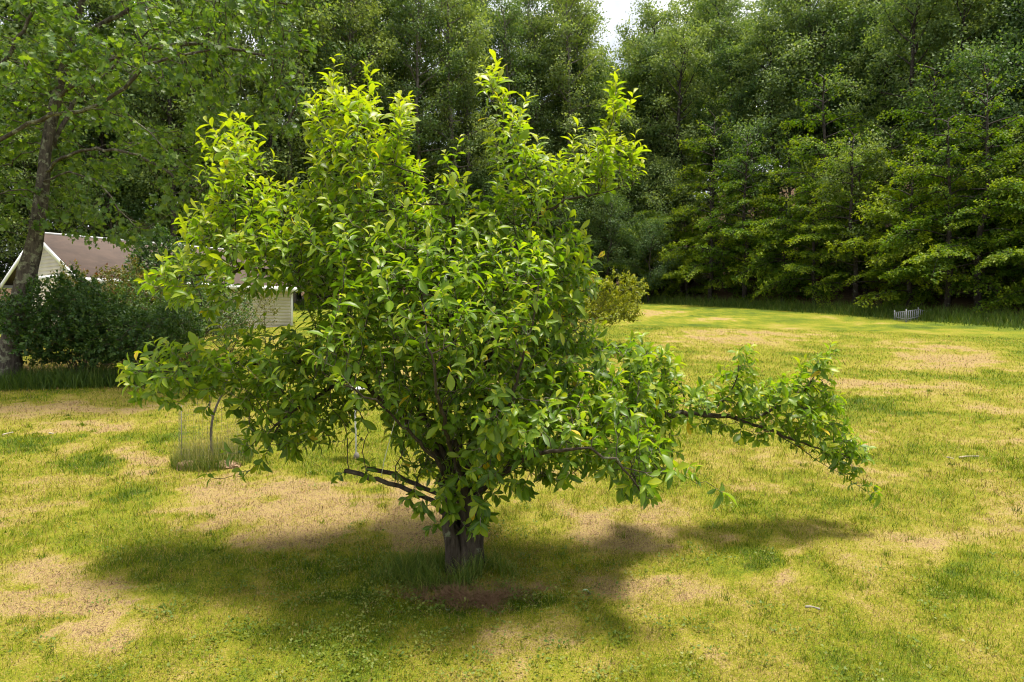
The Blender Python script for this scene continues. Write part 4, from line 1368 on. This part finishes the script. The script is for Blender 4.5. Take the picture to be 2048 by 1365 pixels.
M['stick'] = plain('bleached_wood', (.26, .22, .15), (.42, .37, .27), 30, .8)
M['stickd'] = plain('grey_wood', (.16, .14, .11), (.30, .27, .22), 30, .85)
for (ua, va, ub, vb, r, lab, m_) in [(1918, 919, 1957, 917, .009, 'longer bleached stick lying on the right lawn', 'stick'), (1893, 919, 1907, 922, .008, 'short bleached stick, left of the longer one on the right lawn', 'stick'),
                                  (5, 874, 26, 869, .011, 'grey stick on the lawn at the left picture edge', 'stick'), (133, 777, 152, 769, .02, 'pale stick in the long grass below the dark shrubs', 'stickd'),
                                  (1610, 1221, 1640, 1226, .008, 'brown stick on the lawn near the bottom right', 'stickd'), (98, 871, 106, 872, .012, 'small pale wood chip on the left lawn', 'stick')]:
    a, b = ground_at(ua, va), ground_at(ub, vb)
    a[2] += r + .02; b[2] += r + .02
    tu = Tubes(); mid_ = (a + b) / 2 + [0, .01, .006]
    tu.add(resample([a, mid_, b], np.linalg.norm(b - a) / 8), r * (1 + .25 * np.sin(np.arange(40)))[:len(resample([a, mid_, b], np.linalg.norm(b - a) / 8))] * np.linspace(1, .7, 40)[:len(resample([a, mid_, b], np.linalg.norm(b - a) / 8))], 7)
    tu.build('stick', M[m_], None, a, label=lab, cat='stick').location = Vector(a)
M['pale_leaf'] = plain('fallen_leaf', (.22, .30, .16), (.34, .40, .24), 20, .5)
for (u, v, rz, lab) in [(1165, 1192, .5, 'pale fallen leaf on the bare grass right of the trunk'), (893, 1232, 1.5, 'pale green fallen leaf on the weeds in front of the mound')]:
    p = ground_at(u, v)
    o = bpy.data.objects.new('fallen_leaf', mesh_faces('fallen_leaf', T2 * .11, F2, M['pale_leaf'], None, True))
    o.location = (p[0], p[1], p[2] + .045); o.rotation_euler = (.25, .2, rz)
    put(o, None, lab, 'leaf')

# ------------------------------------------------------------------ grass
def blades(name, x, y, length, width, lean, tint, mat, label, zoff=0.0, seg=1):
    n = len(x)
    z = g(x, y) + zoff
    base = np.stack([x, y, z], 1)
    az = RNG.random(n) * 6.28; fa = RNG.random(n) * 6.28
    side = np.stack([np.cos(fa), np.sin(fa), np.zeros(n)], 1) * (width / 2)[:, None]
    dr = np.stack([np.cos(az) * np.sin(lean), np.sin(az) * np.sin(lean), np.cos(lean)], 1)
    if seg == 1:
        V = np.stack([base - side, base + side, base + dr * length[:, None]], 1)
        lp_ = np.arange(3 * n); stt = np.arange(n) * 3; tot = np.full(n, 3)
        T = np.repeat(tint, 3)
    else:
        m = base + dr * (length * .55)[:, None]
        dr2 = norm(dr + np.stack([np.cos(az), np.sin(az), -.5 * np.ones(n)], 1) * (.5 * RNG.random(n))[:, None])
        tip = m + dr2 * (length * .5)[:, None]
        V = np.stack([base - side, base + side, m + side * .7, m - side * .7, tip], 1)
        o = np.arange(n)[:, None] * 5
        lp_ = (np.array([0, 1, 2, 3, 3, 2, 4])[None] + o).ravel()
        tot = np.tile([4, 3], n); stt = np.concatenate([[0], np.cumsum(tot)[:-1]])
        T = np.repeat(tint, 5)
    me = mesh_np(name, V.reshape(-1, 3), lp_, stt, tot, mat, {'tint': T}, False)
    return put(bpy.data.objects.new(name, me), None, label, 'grass', None, 'stuff')


def fan(n, r0, r1, a0=-.72, a1=.72):
    r = r0 * (r1 / r0) ** RNG.random(n); a = RNG.uniform(a0, a1, n)
    return r * np.sin(a), r * np.cos(a), r


x, y, r = fan(640000, 3.7, 34)
d = dryness(x, y)
dE, _ = edge_d(x, y)
keep = (dE < .6) & (RNG.random(len(x)) < np.clip(1.15 - .55 * d, .3, 1))
x, y, r, d = x[keep], y[keep], r[keep], d[keep]
lod = np.clip(r / 6, .75, 3.6)
lod = np.where(r > 12, lod * .9, lod)
tn = np.clip(d + RNG.normal(0, .33, len(x)) + .01, 0, 1)
flat = RNG.random(len(x)) < d * .75
lean = np.where(flat, RNG.uniform(1.15, 1.5, len(x)), RNG.uniform(.1, 1.0, len(x)))
blades('lawn_grass', x, y, RNG.uniform(.022, .05, len(x)) * np.clip(lod, .9, 1.6) * (1.25 - .45 * d), .0046 * lod, lean, tn, M['grass'],
       'short mown grass blades and dry clippings over the lawn')


tx, ty, tr_ = fan(1500, 3.9, 18)
td_ = dryness(tx, ty)
k = RNG.random(len(tx)) < np.clip(.9 - .9 * td_, .08, 1)
tx, ty = tx[k], ty[k]
nb_ = 26
x = np.repeat(tx, nb_) + RNG.normal(0, .035, len(tx) * nb_); y = np.repeat(ty, nb_) + RNG.normal(0, .035, len(tx) * nb_)
sc_ = np.repeat(RNG.uniform(.5, 1.3, len(tx)), nb_)
blades('grass_tufts', x, y, RNG.uniform(.035, .085, len(x)) * sc_, np.full(len(x), .0055) * np.clip(np.hypot(x, y) / 6, .8, 2.4), RNG.uniform(.1, 1.1, len(x)),
       np.clip(np.repeat(RNG.normal(.24, .10, len(tx)), nb_) + RNG.normal(0, .07, len(x)), 0, .6), M['grass'], 'greener taller tufts dotted over the mown lawn')


def ring(cx, cy, rx, ry, n, pw=.5):
    rr = RNG.random(n) ** pw; a = RNG.random(n) * 6.28
    return cx + np.cos(a) * rr * rx, cy + np.sin(a) * rr * ry


# long grass round the trunk, the cage, under the shrubs and along the wood
x = BASE[0] - .14 + RNG.normal(0, .27, 5200); y = BASE[1] - .18 + RNG.normal(0, .15, 5200)
k = fbm(x * 5, y * 5, 21, 2) > .45
x, y = x[k], y[k]
blades('trunk_grass', x, y, RNG.uniform(.05, .26, len(x)), np.full(len(x), .005), RNG.uniform(.1, 1.0, len(x)), np.clip(RNG.normal(.5, .2, len(x)), 0, .9), M['weed'], 'tuft of long green grass around the foot of the magnolia trunk', seg=2)
x, y = ring(cg[0], cg[1], .55, .50, 3600)
k = (fbm(x * 4, y * 4, 15, 2) > .40)
x, y = x[k], y[k]
dd = np.hypot(x - cg[0], y - cg[1])
tall_ = RNG.random(len(x)) < .30
blades('cage_grass', x, y, np.where(tall_, RNG.uniform(.2, .50, len(x)), RNG.uniform(.06, .22, len(x))), np.where(tall_, .0045, .008), RNG.uniform(.05, .45, len(x)),
       np.where(tall_, RNG.uniform(.75, 1, len(x)), RNG.uniform(.3, .75, len(x))), M['weed'], 'tall seeding grass and weeds inside the wire cage', seg=2)
x = RNG.uniform(-15.5, -7.3, 9000); y = 14.9 + .35 * (x + 12) * .4 + np.abs(RNG.normal(0, 1, 9000)) * 1.1
blades('shrub_grass', x, y, RNG.uniform(.15, .55, len(x)), np.full(len(x), .014), RNG.uniform(.05, .6, len(x)), np.clip(RNG.normal(.25, .15, len(x)), 0, .7), M['weed'], 'long shaded grass below the maple and dark shrubs', seg=2)
uu = RNG.uniform(560, 2250, 26000); ye = np.interp(uu, EDGE_U, EDGE_Y) + RNG.normal(-.2, .9, len(uu))
x = (uu - 1024) / FPX * ye; y = ye
blades('wood_edge_weeds', x, y, RNG.uniform(.2, .8, len(x)) * np.clip(1.1 + .5 * (ye - np.interp(uu, EDGE_U, EDGE_Y)), .35, 1.3), np.full(len(x), .035), RNG.uniform(.05, .55, len(x)), np.clip(RNG.normal(.35, .2, len(x)), 0, .85), M['weed'], 'tall rough grass and weeds along the foot of the wood', seg=2)
b = ground_at(1135, 702)
x, y = ring(b[0], b[1], 2.0, 1.6, 4500)
blades('shrub_foot_grass', x, y, RNG.uniform(.1, .38, len(x)), np.full(len(x), .016), RNG.uniform(.05, .6, len(x)), np.clip(RNG.normal(.3, .15, len(x)), 0, .8), M['weed'], 'long grass under the mushroom shaped shrub', seg=2)

x = MOUND[0] + RNG.normal(0, .24, 6500); y = MOUND[1] + RNG.normal(0, .10, 6500) + .06 * np.sin(x * 7)
k = fbm(x * 6, y * 6, 27, 2) > .38
x, y = x[k], y[k]
hh = .06 * np.exp(-((x - MOUND[0]) / .36) ** 2 - ((y - MOUND[1]) / .14) ** 2)
blades('dead_clippings', x, y, RNG.uniform(.04, .11, len(x)), np.full(len(x), .006), RNG.uniform(.9, 1.55, len(x)), np.clip(RNG.normal(.95, .08, len(x)), 0, 1), M['clip'], 'reddish brown heap of dead clippings in front of the magnolia trunk', zoff=hh * RNG.random(len(x)))

# broad-leaved weeds in the lawn, thickest in the shade of the tree
cx, cy, r = fan(5200, 3.9, 13)
d = dryness(cx, cy)
sh = np.exp(-((cx + .7) / 2.2) ** 2 - ((cy - 5.6) / 1.3) ** 2)
k = RNG.random(len(cx)) < np.clip(.05 + .6 * sh - .5 * (d - .4), .01, 1)
cx, cy = cx[k], cy[k]
m = 16
x = np.repeat(cx, m) + RNG.normal(0, .05, len(cx) * m); y = np.repeat(cy, m) + RNG.normal(0, .05, len(cx) * m)
pos = np.stack([x, y, g(x, y) + RNG.uniform(.01, .05, len(x))], 1)
ld = norm(np.stack([x - np.repeat(cx, m), y - np.repeat(cy, m), .02 + 0 * x], 1) + RNG.normal(0, .02, (len(x), 3)))
ln_ = norm(np.array([0, 0, 1.0]) + RNG.normal(0, .35, (len(x), 3)))
me = instances_mesh('lawn_weeds', DL * np.array([1, 1.2, 1]), DF, pos, frames(ld, ln_), RNG.uniform(.014, .032, len(x)), M['weed'],
                    {'tint': np.clip(np.repeat(RNG.normal(.60, .12, len(cx)), m) + RNG.normal(0, .06, len(x)), 0, .85)}, smooth=False)
put(bpy.data.objects.new('lawn_weeds', me), None, 'low clover and broad leaved weeds in the lawn', 'weeds', None, 'stuff')
